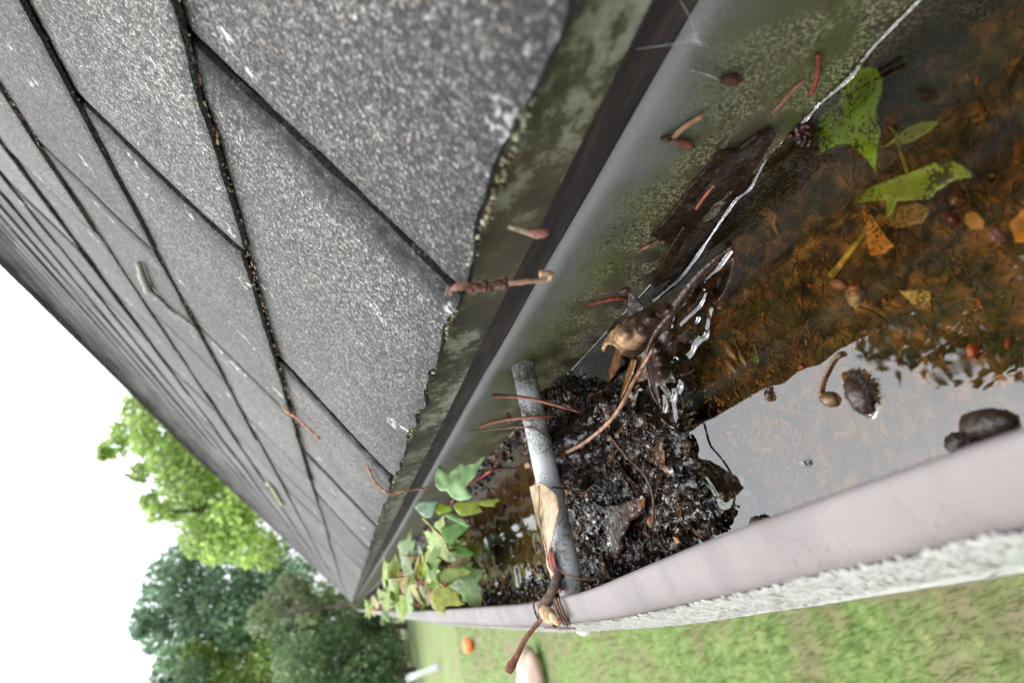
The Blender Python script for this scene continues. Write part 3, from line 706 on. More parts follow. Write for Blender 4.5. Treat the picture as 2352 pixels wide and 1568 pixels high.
tree('broadleaf_tree', 'bright yellow-green leafy tree rising behind the roof slope, top against white sky', 'tree', 24,
     [(330, 935, 40), (300, 985, 34), (262, 1022, 26), (240, 1040, 14), (330, 1010, 30), (375, 1000, 50), (318, 1085, 20), (385, 1060, 42), (425, 1100, 52), (345, 1150, 20), (362, 1178, 20), (395, 1170, 22), (440, 1160, 45), (485, 1170, 55), (462, 1228, 42), (525, 1215, 55), (565, 1250, 40), (500, 1258, 32), (430, 1040, 50), (470, 1090, 50), (545, 1180, 60), (610, 1262, 40), (490, 1020, 60)],
     [(.19, .30, .06), (.24, .35, .08), (.15, .24, .05), (.31, .39, .11)], .17, gpt(700, 1190, 24), GT, dens=.8)
tree('broadleaf_tree', 'tall blue-green tree in the middle of the treeline, paler and farther than its neighbours', 'tree', 38,
     [(375, 1330, 36), (332, 1425, 26), (352, 1392, 34), (405, 1290, 30), (432, 1262, 28), (425, 1350, 46), (402, 1430, 46), (462, 1312, 46), (472, 1400, 55), (525, 1340, 55), (545, 1420, 55), (585, 1322, 50), (450, 1455, 36), (602, 1390, 50), (645, 1345, 45), (690, 1320, 36), (320, 1450, 14), (360, 1465, 26), (640, 1290, 40)],
     [(.07, .14, .08), (.09, .175, .10), (.12, .21, .11), (.06, .115, .07)], .24, gpt(800, 1380, 38), GT, dens=.85)
tree('broadleaf_tree', 'dark green tree at the far left edge of the treeline', 'tree', 36,
     [(378, 1545, 24), (388, 1510, 24), (430, 1500, 28), (400, 1580, 30), (420, 1610, 40), (440, 1555, 30)],
     [(.06, .12, .06), (.08, .15, .07)], .22, gpt(800, 1560, 36), GT, dens=.9)
tree('broadleaf_tree', 'rounded mid-green bushy tree in front of the dark left end of the treeline', 'tree', 39,
     [(450, 1505, 30), (442, 1552, 34), (485, 1545, 44), (505, 1485, 38), (555, 1525, 52), (565, 1462, 42), (622, 1500, 48), (605, 1562, 48), (525, 1590, 48), (650, 1560, 45)],
     [(.12, .19, .035), (.16, .23, .05), (.09, .15, .03), (.20, .26, .06)], .2, gpt(900, 1530, 39), GT, dens=1.7)
tree('shrub', 'dark shaded evergreen shrub bank at the left end of the lawn edge', 'shrub', 31,
     [(700, 1535, 62), (770, 1500, 55), (845, 1545, 55), (740, 1590, 62), (800, 1590, 60), (880, 1575, 45), (680, 1480, 50), (890, 1510, 34)],
     [(.03, .075, .02), (.045, .10, .025), (.02, .05, .018), (.07, .12, .03)], .16, gpt(918, 1550, 31), GT, .15, 1.5)
tree('shrub', 'dark green shrub bank just left of the roof end', 'shrub', 33,
     [(705, 1440, 50), (765, 1420, 46), (800, 1395, 36), (845, 1450, 46), (880, 1425, 30), (740, 1372, 34), (895, 1470, 28), (780, 1460, 44), (850, 1400, 26), (720, 1490, 50), (830, 1500, 44), (660, 1430, 44), (910, 1500, 30), (905, 1560, 40)],
     [(.04, .085, .025), (.06, .12, .03), (.03, .06, .02), (.10, .14, .045)], .16, gpt(915, 1440, 33), GT, .15, 1.5)
tree('shrub', 'brownish half-bare shrub with drooping tan stems under the blue-green tree', 'shrub', 27,
     [(640, 1385, 34), (680, 1365, 34), (705, 1395, 30), (665, 1340, 26), (600, 1420, 30)],
     [(.08, .095, .04), (.06, .10, .03), (.10, .10, .05), (.04, .075, .025)], .2, gpt(905, 1385, 27), GT, .1, .6)
# the tree whose branch hangs over the gutter, seen as a dark leafy reflection in the water
def overhead():
    o = onz(2190, 790, ZW); v = ray(2190, 790); v = Vector((v.x, v.y, -v.z)); c0 = o+v*7
    t = thing('broadleaf_tree', 'tree behind the camera whose leafy branch is mirrored in the gutter water', 'tree', (c0.x-2.5, c0.y-4, GROUND))
    vs, cs = [], []
    for i in range(64):
        px_ = random.uniform(2005, 2480); d_ = ray(px_, random.uniform(640-(px_-2000)*.2, 835)); c = onz(2190, 790, ZW)+Vector((d_.x, d_.y, -d_.z))*random.uniform(6.5, 7.5)
        for k in range(46):
            p = np.array(c)+RNG.normal(size=3)*.16; s_ = random.uniform(.05, .09); a = RNG.normal(size=3); a /= np.linalg.norm(a); b_ = np.cross(a, RNG.normal(size=3)); b_ /= np.linalg.norm(b_)
            vs += [p-a*s_, p+b_*s_*.5, p+a*s_, p-b_*s_*.5]; cs += [(.05, .09, .02, 1)]*4
    mb = MB(); mb.v = [tuple(p) for p in vs]; mb.c = cs; mb.f = [(4*i, 4*i+1, 4*i+2, 4*i+3) for i in range(len(vs)//4)]
    mb.build('crown', M['foliage'], t, smooth=False)
    tr = MB(); b0 = Vector((c0.x-2.5, c0.y-4, GROUND)); tr.tube([b0, b0+Vector((.1, .3, 5)), c0+Vector((-.5, -1, -.2)), c0], [.25, .18, .05, .02], (.09, .075, .06), 8, 4)
    tr.build('trunk', M['trunk'], t)
overhead()

# ------------------------------------------------------------------ things on the lawn
def lump(name, c, rad, col, label, cat, mat='paint', amp=.25, squash=(1, 1, 1), extra=None):
    mb = MB(); n, m = 24, 14; vs = []
    for i in range(m+1):
        th = math.pi*i/m
        for k in range(n):
            a = 2*math.pi*k/n; p = Vector((math.sin(th)*math.cos(a)*squash[0], math.sin(th)*math.sin(a)*squash[1], math.cos(th)*squash[2]))
            vs.append(Vector(c)+p*rad*(1+amp*nz(p*1.7+Vector(c))))
    mb.add(vs, [(i*n+k, i*n+(k+1) % n, (i+1)*n+(k+1) % n, (i+1)*n+k) for i in range(m) for k in range(n)], col)
    if extra: extra(mb)
    o = mb.build(name, M[mat]); return tag(o, label, cat)
p = onz(1088, 1478, GROUND)
lump('lawn_toy', p+Vector((0, 0, .13)), (.15), (.80, .17, .05), 'small bright orange toy lying out on the lawn', 'toy', squash=(1.15, .9, .8))
p = onz(1250, 1548, GROUND); q = onz(1235, 1472, GROUND)
def nose(mb):
    mb.ell(p+(q-p)*.2+Vector((0, 0, .22)), q+Vector((0, 0, .2)), .13, (.42, .33, .25), 14, 10)
lump('lawn_stone', p+Vector((0, 0, .2)), .25, (.66, .47, .40), 'pale pinkish tan boulder with a narrow end lying on the lawn', 'boulder', squash=(1.45, 1, .85), extra=nose, mat='bark')
p = onz(1010, 1528, GROUND); mb = MB(); tp_ = ony(938, 1556, p.y)
mb.tube([p-Vector((0, 0, .1)), (p+tp_)/2, tp_], [.11, .10, .11], (.60, .62, .62), 10, 2); cap(mb, tp_, (0, 0, 1), .125, .07, (.26, .27, .27))
tag(mb.build('garden_post', M['paint']), 'weathered grey post leaning in front of the dark shrubs', 'post')

# ------------------------------------------------------------------ wet leaf mulch damming the gutter around the tube
DAM = [(1215, 880), (1300, 850), (1400, 870), (1490, 905), (1530, 935), (1552, 985), (1566, 1030), (1595, 1085), (1630, 1115), (1655, 1160), (1668, 1195), (1672, 1235), (1560, 1300), (1480, 1345), (1340, 1395), (1300, 1330), (1285, 1250), (1262, 1160), (1225, 1090), (1195, 1020), (1205, 950)]
damw = [(q.x, q.y) for q in (onz(x, y, ZW+.006) for x, y in DAM)]
def damdist(x, y):
    d = 9
    for i in range(len(damw)):
        x1, y1 = damw[i]; x2, y2 = damw[(i+1) % len(damw)]; dx, dy = x2-x1, y2-y1; t_ = max(0, min(1, ((x-x1)*dx+(y-y1)*dy)/(dx*dx+dy*dy+1e-12)))
        d = min(d, math.hypot(x-x1-t_*dx, y-y1-t_*dy))
    return d if inpoly(x, y, damw) else -d
hump = onz(1235, 1050, -.006)
def damz(x, y):
    d = damdist(x, y)
    z = ZW-.010+.019*min(1, max(0, (d+.004)/.018))
    g = math.exp(-((x-hump.x)/.024)**2-((y-hump.y)/.02)**2); z += .036*g
    lowx = max(0, min(1, (-.075-x)/.02))            # lower again beside the front lip, left of the tube's open end
    return z-.004*lowx+.003*nz((x*120, y*120, 1))+.002*nz((x*330, y*330, 4))
bx0 = min(q[0] for q in damw); bx1 = max(q[0] for q in damw); by0 = min(q[1] for q in damw); by1 = max(q[1] for q in damw)
def mulch():
    mb = MB(); s_ = .0016; nx = int((bx1-bx0)/s_)+6; ny = int((by1-by0)/s_)+6; idx = {}; vs = []; zc = {}
    for i in range(nx):
        for j in range(ny):
            x = bx0-.004+i*s_; y = by0-.004+j*s_
            if damdist(x, y) > -.004: idx[i, j] = len(vs); vs.append((x, y, damz(x, y)))
    fs = [(idx[i, j], idx[i+1, j], idx[i+1, j+1], idx[i, j+1]) for i in range(nx) for j in range(ny) if all(k in idx for k in ((i, j), (i+1, j), (i+1, j+1), (i, j+1)))]
    mb.add(vs, fs, (.014, .009, .006))
    dark = [(.010, .007, .005), (.018, .010, .007), (.028, .016, .009), (.012, .009, .008), (.042, .022, .012)]
    def spot():
        while 1:
            x = random.uniform(bx0, bx1); y = random.uniform(by0, by1)
            if damdist(x, y) > -.001: return x, y
    for i in range(2600):                            # curls, rootlets, threads
        x, y = spot(); z = damz(x, y); L = random.uniform(.003, .013); a = random.uniform(0, 6.28); k = random.gauss(0, 1.1); pts = []
        p = Vector((x, y, z-.0005)); el = random.uniform(-.2, .7)
        for j in range(5):
            pts.append(p.copy()); p = p+Vector((math.cos(a)*math.cos(el), math.sin(a)*math.cos(el), math.sin(el)))*L/4; a += k*.6; el -= random.uniform(.15, .5)
        mb.tube(pts, random.uniform(.00025, .0008), random.choice(dark), 4, 2)
    for i in range(130):                             # long fine rootlets
        x, y = spot(); a = random.uniform(0, 6.28); pts = []; L = random.uniform(.012, .034)
        for j in range(7):
            if damdist(x, y) > -.003: pts.append(Vector((x, y, damz(x, y)+random.uniform(.0004, .003))))
            a += random.gauss(0, .45); x += math.cos(a)*L/6; y += math.sin(a)*L/6
        if len(pts) > 2: mb.tube(pts, random.uniform(.00022, .0005), random.choice(dark+[(.09, .045, .025), (.13, .075, .045)]), 4, 3, .2)
    for i in range(520):                             # shreds of leaf, curved, lying every way
        x, y = spot(); z = damz(x, y)+random.uniform(.0002, .0025); n = Vector((random.gauss(0, .55), random.gauss(0, .55), 1)).normalized(); t1 = n.orthogonal().normalized(); t2 = n.cross(t1)
        a = random.uniform(0, 6.28); e1 = t1*math.cos(a)+t2*math.sin(a); e2 = n.cross(e1); l1 = random.uniform(.0014, .0048); l2 = l1*random.uniform(.35, .8); cv = random.uniform(-.5, .8)
        vs = []; 
        for u in (-1, -.5, 0, .5, 1):
            for v in (-1, 0, 1):
                wv_ = v*(1-.55*abs(u)**1.5)
                vs.append(Vector((x, y, z))+e1*l1*u+e2*l2*wv_+n*(cv*l2*v*v-.3*l1*u*u+random.uniform(-.0002, .0002)))
        c = random.choice(dark*3+[(.08, .035, .015), (.14, .05, .018)]) if random.random() < .97 else (.22, .12, .06)
        mb.add(vs, [(i_*3+k_, (i_+1)*3+k_, (i_+1)*3+k_+1, i_*3+k_+1) for i_ in range(4) for k_ in range(2)], c)
    for i in range(150):                             # larger limp leaf bits, mostly near the water's edge
        x, y = spot(); d0 = damdist(x, y)
        if d0 > .022 and random.random() < .6: continue
        z = damz(x, y)+random.uniform(.0, .0018); n = Vector((random.gauss(0, .3), random.gauss(0, .3), 1)).normalized(); t1 = n.orthogonal().normalized(); t2 = n.cross(t1)
        a = random.uniform(0, 6.28); e1 = t1*math.cos(a)+t2*math.sin(a); e2 = n.cross(e1); l1 = random.uniform(.005, .011); l2 = l1*random.uniform(.3, .6); cv = random.uniform(-.9, 1.1); vs = []
        for u in np.linspace(-1, 1, 9):
            for v in np.linspace(-1, 1, 5):
                wv_ = v*(1-.6*abs(u)**1.6)*(1+.35*nz((u*3, v*2, i)))
                vs.append(Vector((x, y, z))+e1*l1*u+e2*l2*wv_+n*(cv*l2*v*v-.25*l1*u*u+.0007*nz((u*2, v*2, i*3))))
        mb.add(vs, [(i_*5+k_, (i_+1)*5+k_, (i_+1)*5+k_+1, i_*5+k_+1) for i_ in range(8) for k_ in range(4)], random.choice([(.045, .022, .010), (.030, .016, .008), (.07, .032, .013), (.018, .011, .007)]))
    for i in range(420):                             # seeds, bud scales, crumbs
        x, y = spot(); z = damz(x, y)+.0006; d = Vector((random.gauss(0, 1), random.gauss(0, 1), random.gauss(0, .5))).normalized()*random.uniform(.001, .0035)
        mb.ell(Vector((x, y, z))-d, Vector((x, y, z))+d, random.uniform(.0005, .0013), random.choice(dark+[(.09, .045, .02)]), 6, 4, jit=.0002)
    o = mb.build('leaf_mulch', M['wet']); tag(o, 'black wet rotting leaf mulch heaped around the crossing tube', 'leaf mulch', kind='stuff')
mulch()
def mulch_far():                                      # the same mush along the front and beyond the tube
    mb = MB(); dark = [(.012, .008, .006), (.03, .017, .01), (.05, .027, .015), (.02, .013, .010)]
    for i in range(1700):
        y = .33+random.random()**1.4*1.5; x = random.choice((random.gauss(xo(y)+.022, .009), random.uniform(xo(y)+.015, .02) if random.random() < .35 else random.gauss(.014, .006)))
        x = min(max(x, xo(y)+.012), .023); z = ZW+random.uniform(-.003, .003)
        d = Vector((random.gauss(0, 1), random.gauss(0, 1), random.gauss(0, .3))).normalized()*random.uniform(.002, .008)
        mb.ell(Vector((x, y, z))-d, Vector((x, y, z))+d, random.uniform(.0008, .0025), random.choice(dark+[(.14, .05, .02)]), 5, 4, jit=.0004)
    o = mb.build('leaf_crumbs', M['wet']); tag(o, 'dark wet leaf crumbs floating along the gutter beyond the tube', 'leaf litter', kind='stuff')
mulch_far()

# ------------------------------------------------------------------ leaves, stalks, buds and twigs, each a thing
def wz(px, py, h=0.0): return onz(px, py, ZW+h)
def wallx(x): return lambda px, py, *a: onx(px, py, x)
def leaf_obj(name, label, cat, outline, where, mat, col, step=7, bmp=.0005, bs=110, solid=.0004, extra=(), fray=0, group=None, col2=None, c2pts=()):
    vs, fs = sheet_geo(outline, where, step, bmp, bs, extra, fray)
    mb = MB(); cols = [col]*len(vs)
    if col2 and c2pts:
        P = [where(*e) for e in c2pts]
        cols = []
        for v in vs:
            f = min(1, max(0, max(1.35-(Vector(v)-p_).length/r_ for p_, r_ in P)))
            f = max(0, min(1, f+.5*nz(v, 300)*(0 < f < 1)))
            cols.append(tuple(col[k]*(1-f)+col2[k]*f for k in range(3)))
    mb.add(vs, fs, cols); o = mb.build(name, M[mat], solid=solid); return tag(o, label, cat, group)
def stalk(name, label, cat, pts, r, col, mat='stem', sides=8, group=None, jit=.08, sub=4, ends=None):
    mb = MB(); mb.tube(pts, r, col, sides, sub, jit)
    if ends: mb.ell(pts[0]+(pts[0]-pts[1]).normalized()*ends, pts[0]-(pts[0]-pts[1]).normalized()*ends*1.5, ends, col, 8, 6, jit=.0003)
    return tag(mb.build(name, M[mat]), label, cat, group)

# the big dark leaf stuck to the back wall, half in the water
dl = zz(*C3, [(410, 960), (560, 930), (690, 830), (770, 800), (800, 850), (700, 1000), (640, 1100), (620, 1200), (560, 1290), (470, 1400), (390, 1500)]) + zz(*A1, [(1900, 80), (1640, 380), (1500, 580), (1350, 760), (1200, 910), (1050, 1015), (1075, 900), (1055, 760), (1020, 690), (1080, 650), (1130, 560), (1180, 500), (1250, 350), (1295, 265), (1130, 190), (1000, 140)]) + zz(*C3, [(5, 1480), (60, 1420), (160, 1310), (240, 1180), (330, 1080), (390, 1020)])
def dl_where(px, py, *a):
    p = onx(px, py, .0225); return p if p.z > ZW-.004 else onz(px, py, ZW-.004)
o = leaf_obj('dead_leaf', 'large black-brown wet leaf pasted to the gutter back wall along the waterline', 'leaf', dl, dl_where, 'soaked', (.022, .0115, .006), 8, .0012, 60, .0005, fray=3)
mb = MB(); mb.tube([dl_where(*q)+Vector((-.0008, 0, .0003)) for q in zz(*A1, [(1470, 0), (1400, 110), (1300, 260), (1240, 370), (1180, 520), (1100, 720), (1060, 850), (1060, 1000)])], .0008, (.035, .02, .011), 6, 3, .15); mb.build('midrib', M['soaked'], o)
# the upright curled brown leaf
body = zz(*A1, [(2130, 285, -.001), (1900, 425, .003), (1700, 590, .006), (1550, 760, .008), (1400, 950, .010), (1250, 1030, .011), (1060, 1060, .012), (930, 1140, .014), (700, 1255, .016), (560, 1350, .018), (440, 1470, .021), (385, 1580, .023)]) + \
       zz(*B1, [(362, 480, .022), (380, 565, .015), (430, 430, .024), (510, 425, .026), (570, 470, .024), (640, 560, .017), (700, 590, .013), (800, 600, .009), (850, 560, .008), (950, 480, .006), (1060, 330, .006), (1130, 250, .007), (1250, 110, .007)]) + \
       zz(*A1, [(1370, 1180, .006), (1500, 1010, .005), (1650, 800, .004), (1800, 640, .002), (2000, 430, .000), (2110, 320, -.001)])
o = leaf_obj('dead_leaf', 'upright curled dark brown leaf with one pale tan lobe beside the mulch', 'leaf', body, wz, 'wetleaf', (.040, .019, .010), 5, .0011, 70, .0006,
         extra=zz(*A1, [(1000, 1250, .020), (700, 1450, .026), (1250, 1150, .015)]) + zz(*B1, [(800, 300, .019), (900, 200, .020), (650, 320, .027)]), fray=2.0, col2=(.50, .33, .19), c2pts=[])
me = o.data; ca = me.color_attributes['col']; P0 = [(wz(*q), r_) for q, r_ in ((zz(*B1, [(470, 330, .024)])[0], .011), (zz(*B1, [(600, 350, .024)])[0], .010), (zz(*B1, [(400, 500, .022)])[0], .008), (zz(*B1, [(720, 400, .02)])[0], .008))]
for i, v in enumerate(me.vertices):
    f = max(0, min(1, max(1.25-(v.co-p_).length/r_ for p_, r_ in P0)*1.6+.5*nz(v.co, 260)))
    ca.data[i].color = (.040+.46*f, .019+.29*f, .010+.16*f, 1)
rib = MB(); rib.tube([wz(*q) for q in zz(*A1, [(2130, 280, .000), (1900, 440, .0045), (1700, 620, .0075), (1550, 790, .0095), (1430, 950, .0105), (1330, 1090, .0105), (1250, 1230, .010), (1150, 1350, .009), (1060, 1480, .008)])+zz(*B1, [(1000, 440, .007), (960, 560, .006), (960, 720, .005), (1000, 900, .003), (1030, 1070, .002), (1150, 1280, .0), (1230, 1400, -.001)])], [.0006, .0012, .0016, .0018, .002, .002, .0018, .0016, .0014, .0013, .0012, .001, .0009, .0008, .0006, .0005], (.045, .024, .016), 8, 4, .1)
rib.build('midrib', M['wetleaf'], o)
low = zz(*B1, [(1000, 450, .006), (1130, 260, .005), (1250, 240, .004), (1280, 330, .002), (1320, 470, .0), (1290, 600, .0), (1270, 680, .001), (1310, 800, .001), (1375, 945, .0), (1300, 930, .002), (1210, 950, .004), (1290, 1080, .001), (1310, 1190, .0), (1210, 1090, .002), (1110, 960, .003), (1150, 1150, .001), (1160, 1330, .0), (1060, 1130, .001), (1000, 900, .003), (960, 700, .005)])
o2 = leaf_obj('lobe', None, None, low, wz, 'wetleaf', (.032, .016, .010), 5, .0012, 120, .0005, extra=zz(*B1, [(1120, 600, .011), (1150, 800, .010), (1080, 480, .010)]), fray=1.5); o2.parent = o
sm = zz(*B1, [(820, 600, .007), (940, 480, .006), (960, 700, .004), (970, 900, .002), (880, 930, .001), (800, 940, .001), (830, 800, .003)])
o2 = leaf_obj('lobe', None, None, sm, wz, 'wetleaf', (.10, .055, .03), 5, .0012, 160, .0004, fray=1); o2.parent = o
ps = [(1212, 1068, .030), (1225, 1060, .031), (1270, 1049, .031), (1330, 1024, .028), (1390, 978, .024), (1428, 930, .019), (1452, 882, .014), (1472, 848, .010), (1492, 815, .008), (1505, 790, .007)]
mb = MB(); mb.tube([wz(*q) for q in ps], [.0026, .0016, .0013, .0012, .0012, .0012, .0011, .0011, .0010, .0009], (.30, .16, .10), 10, 4, .06); mb.build('stalk', M['stem'], o)
tip = [(1440, 780, .020), (1470, 640, .016), (1485, 680, .016)]
hn = zz(*A1, [(700, 935, .018), (735, 900, .019), (790, 950, .018), (840, 960, .016), (880, 1040, .013), (940, 1125, .011), (830, 1190, .012), (720, 1260, .012), (700, 1180, .014), (710, 1080, .016)])
leaf_obj('dead_leaf', 'small wrinkled black leaf tip curled up behind the upright brown leaf', 'leaf', hn, wz, 'wetleaf', (.035, .022, .014), 4, .0014, 160, .0005, fray=1)
# leaf pieces between the upright leaf and the mulch
leaf_obj('leaf_piece', 'pale cream leaf scrap under the curved tan stalk', 'leaf', zz(*B1, [(740, 1000, .004), (790, 1130, .004), (800, 1250, .004), (760, 1430, .003), (700, 1450, .003), (620, 1440, .004), (500, 1475, .004), (560, 1340, .006), (640, 1180, .006)]), wz, 'dry', (.52, .40, .25), 5, .0006, 120, .0004, fray=1.5)
leaf_obj('leaf_piece', 'rusty brown leaf strip beside the curved tan stalk', 'leaf', zz(*B1, [(760, 620, .009), (830, 640, .009), (790, 800, .008), (720, 960, .007), (650, 1100, .007), (600, 1210, .007), (640, 980, .006), (690, 800, .006)]), wz, 'wet', (.17, .075, .022), 5, .0006, 120, .0004, fray=1)
leaf_obj('leaf_piece', 'dark rust leaf strip leaning behind the upright brown leaf', 'leaf', zz(*B1, [(560, 440, .012), (640, 520, .010), (600, 700, .005), (540, 830, .002), (450, 945, .001), (430, 930, .001), (470, 740, .004), (510, 600, .008)]), wz, 'wet', (.12, .045, .018), 5, .0005, 120, .0004, fray=1)
leaf_obj('dead_leaf', 'brown folded leaf lying flat in the mulch near the front lip', 'leaf', zz(*ZM, [(540, 900, .010), (640, 890, .012), (780, 850, .014), (900, 800, .014), (920, 880, .012), (860, 960, .014), (790, 1030, .012), (760, 1100, .010), (700, 1220, .008), (720, 1300, .006), (640, 1420, .004), (560, 1380, .004), (550, 1200, .006), (530, 1040, .008)]), lambda x, y, h: onz(x, y, ZW+h+.004), 'wet', (.045, .022, .014), 5, .0035, 110, .0005, fray=2)
leaf_obj('leaf_piece', 'curled reddish brown leaf edge standing in the middle of the mulch', 'leaf', zz(*ZM, [(780, 1040, .014), (830, 960, .016), (860, 850, .018), (880, 790, .018), (920, 830, .016), (915, 930, .014), (850, 1000, .013)]), lambda x, y, h: onz(x, y, ZW+h+.002), 'wet', (.16, .075, .04), 5, .0012, 120, .0004, fray=1)
leaf_obj('leaf_piece', 'bright rust-red leaf scrap in the dark mulch below the tube', 'leaf', zz(*ZM, [(115, 710, .0), (180, 690, .0), (270, 730, .0), (370, 770, .0), (360, 810, .0), (260, 780, .0), (170, 770, .0)]), lambda x, y, h: onz(x, y, ZW+.0175), 'wet', (.30, .055, .02), 4, .0006, 200, .0005, fray=1.5)
leaf_obj('leaf_piece', 'tiny orange-tan leaf chip in the mulch beside the front lip', 'leaf', zz(*ZM, [(1185, 1190, 0), (1230, 1210, 0), (1255, 1250, 0), (1215, 1270, 0)]), lambda x, y, h: onz(x, y, ZW+.012), 'dry', (.48, .22, .10), 4, .0003, 200, .0004)
# tan curled leaf lying over the tube
dry = zz(*Z8, [(1375, 250), (1440, 215), (1500, 250), (1560, 310), (1572, 400), (1545, 520), (1520, 640), (1497, 700), (1500, 780), (1535, 830), (1545, 920), (1530, 960), (1520, 850), (1490, 780), (1485, 700), (1465, 600), (1435, 500), (1410, 420), (1390, 330)])
def dry_w(px, py, *a):
    return onz(px, py, .0050+.006*max(0, 1-abs(py-1200)/60))
o = leaf_obj('dead_leaf', 'dry tan curled leaf draped lengthwise over the crossing tube', 'leaf', dry, dry_w, 'dry', (.42, .305, .19), 5, .0010, 90, .0004,
             extra=[(q[0], q[1]) for q in ()], fray=1)
mb = MB(); mb.tube([dry_w(*q)+Vector((0, 0, .0006)) for q in zz(*Z8, [(1440, 240), (1445, 340), (1440, 440), (1465, 560), (1490, 660), (1500, 740)])], .0005, (.30, .19, .10), 6, 3); mb.build('midrib', M['dry'], o)
und = zz(*Z8, [(1500, 690), (1525, 650), (1550, 780), (1575, 890), (1585, 960), (1535, 960), (1545, 900), (1530, 830), (1505, 780)])
u_ = leaf_obj('underside', 'dark red underside', None, und, lambda x, y, *a: onz(x, y, .0025), 'dry', (.20, .028, .012), 5, .0005, 120, .0004); u_.parent = o

# leaves under the water
GS = 'leaves lying under the water'
def sunk(h): return lambda px, py, *a: onz(px, py, ZW-h)
leaf_obj('sunken_leaf', 'largest bright green spotted leaf, sunken at the waterline by the back wall', 'leaf', zz(*C3, [(1110, 485), (1180, 435), (1330, 420), (1425, 425), (1470, 500), (1460, 600), (1425, 690), (1445, 760), (1455, 830), (1432, 960), (1425, 1080), (1370, 1000), (1260, 905), (1200, 905), (1080, 960), (1050, 850), (1065, 740), (1205, 610), (1190, 560)]), sunk(.003), 'sunk', (.25, .47, .025), 6, .0008, 60, .0004, fray=2, group=GS)
leaf_obj('sunken_leaf', 'long olive-green spotted leaf lying just under the water, farthest from the back wall', 'leaf', zz(*C3, [(1310, 1270), (1380, 1175), (1500, 1130), (1650, 1075), (1800, 1015), (1920, 1010), (2015, 1070), (2030, 1110), (1930, 1130), (1810, 1205), (1770, 1250), (1560, 1262), (1530, 1340), (1490, 1370), (1488, 1255), (1400, 1262)]), sunk(.003), 'sunk', (.22, .31, .03), 6, .0009, 60, .0004, fray=2, group=GS)
leaf_obj('sunken_leaf', 'small narrow olive leaf on a thin stalk under the water between the two spotted ones', 'leaf', zz(*C3, [(1560, 855), (1620, 800), (1720, 762), (1830, 760), (1765, 825), (1660, 885), (1590, 910)]), sunk(.004), 'sunk', (.17, .23, .035), 5, .0006, 80, .0004, group=GS)
stalk('leaf_stalk', 'thin greenish stalk under the water joining the olive leaves', 'stalk', [sunk(.004)(*q) for q in zz(*C3, [(1480, 920), (1560, 860), (1510, 790)])], .0006, (.16, .15, .03))
stalk('leaf_stalk', 'thin tan-green stalk under the water above the long olive leaf', 'stalk', [sunk(.004)(*q) for q in zz(*C3, [(1560, 880), (1590, 980), (1625, 1080)])], .0006, (.20, .15, .03))
stalk('leaf_stalk', 'straight yellow stalk lying on the flooded gutter floor', 'stalk', [sunk(.007)(*q) for q in zz(*C6, [(1380, 20), (1270, 160), (1150, 320)])], [.0014, .0012, .0016], (.34, .22, .03))
leaf_obj('sunken_leaf', 'burnt orange pointed leaf piece under the water beside the yellow stalk', 'leaf', zz(*C3, [(1342, 1312), (1400, 1350), (1460, 1430), (1540, 1550)])+zz(*C6, [(1540, 130), (1480, 180), (1390, 192), (1370, 120)]), sunk(.006), 'sunk', (.62, .20, .03), 5, .0008, 90, .0005, group=GS)
leaf_obj('sunken_leaf', 'orange leaf piece at the photograph edge under the water', 'leaf', zz(*C3, [(2260, 1400), (2352, 1310), (2440, 1330), (2440, 1520), (2300, 1520)]), sunk(.006), 'sunk', (.60, .24, .035), 6, .0008, 90, .0005, group=GS)
leaf_obj('sunken_leaf', 'broad dull orange-brown leaf under the water below the long olive leaf', 'leaf', zz(*C3, [(1500, 1350), (1560, 1290), (1680, 1270), (1780, 1310), (1720, 1400), (1580, 1430), (1500, 1420)]), sunk(.009), 'sunk', (.26, .11, .025), 6, .0008, 90, .0005, group=GS)
leaf_obj('sunken_leaf', 'rounded rust-orange leaf under the water right of the olive leaf', 'leaf', zz(*C3, [(1990, 1320), (2060, 1330), (2110, 1390), (2100, 1440), (2020, 1440), (1980, 1390)]), sunk(.009), 'sunk', (.42, .15, .03), 6, .0008, 90, .0005, group=GS)
leaf_obj('sunken_leaf', 'small mustard-tan leaf scrap on the flooded gutter floor', 'leaf', zz(*C6, [(1570, 412), (1700, 402), (1765, 415), (1770, 465), (1705, 512), (1650, 492)]), sunk(.008), 'sunk', (.50, .30, .06), 5, .0005, 90, .0005, group=GS)
leaf_obj('sunken_leaf', 'little orange-brown leaf scrap under the water near the standing leaf tip', 'leaf', zz(*C3, [(700, 1330), (740, 1290), (810, 1350), (790, 1400), (830, 1510), (770, 1420)]), sunk(.008), 'sunk', (.36, .16, .04), 5, .0005, 90, .0005, group=GS)
leaf_obj('sunken_leaf', 'tiny pointed green leaf tip under the water by the sunken buds', 'leaf', zz(*C6, [(660, 735), (692, 835), (690, 866), (655, 862), (658, 800)]), sunk(.006), 'sunk', (.14, .24, .03), 5, .0002, 90, .0004, group=GS)
def bud(name, label, a, b_, r, col, col2, scales=(), group=None, stalk_=None, cat='bud'):
    mb = MB(); m_ = (Vector(a)+Vector(b_))/2; a = m_+(Vector(a)-m_)*.85; b_ = m_+(Vector(b_)-m_)*.85; mb.ell(a, b_, r*.72, tuple(c*.75 for c in col), 18, 16, .9, r*.2, tuple(c*.8 for c in col2))
    for (c_, d_, rr, cc) in scales: mb.ell(c_, d_, rr, cc, 10, 8, .6, .0002)
    if stalk_: mb.tube(stalk_[0], stalk_[1], stalk_[2], 6, 3)
    return tag(mb.build(name, M['bud']), label, cat, group)
w8 = sunk(.008)
def zp(Z, x, y, f=w8): return f(*zz(*Z, [(x, y)])[0])
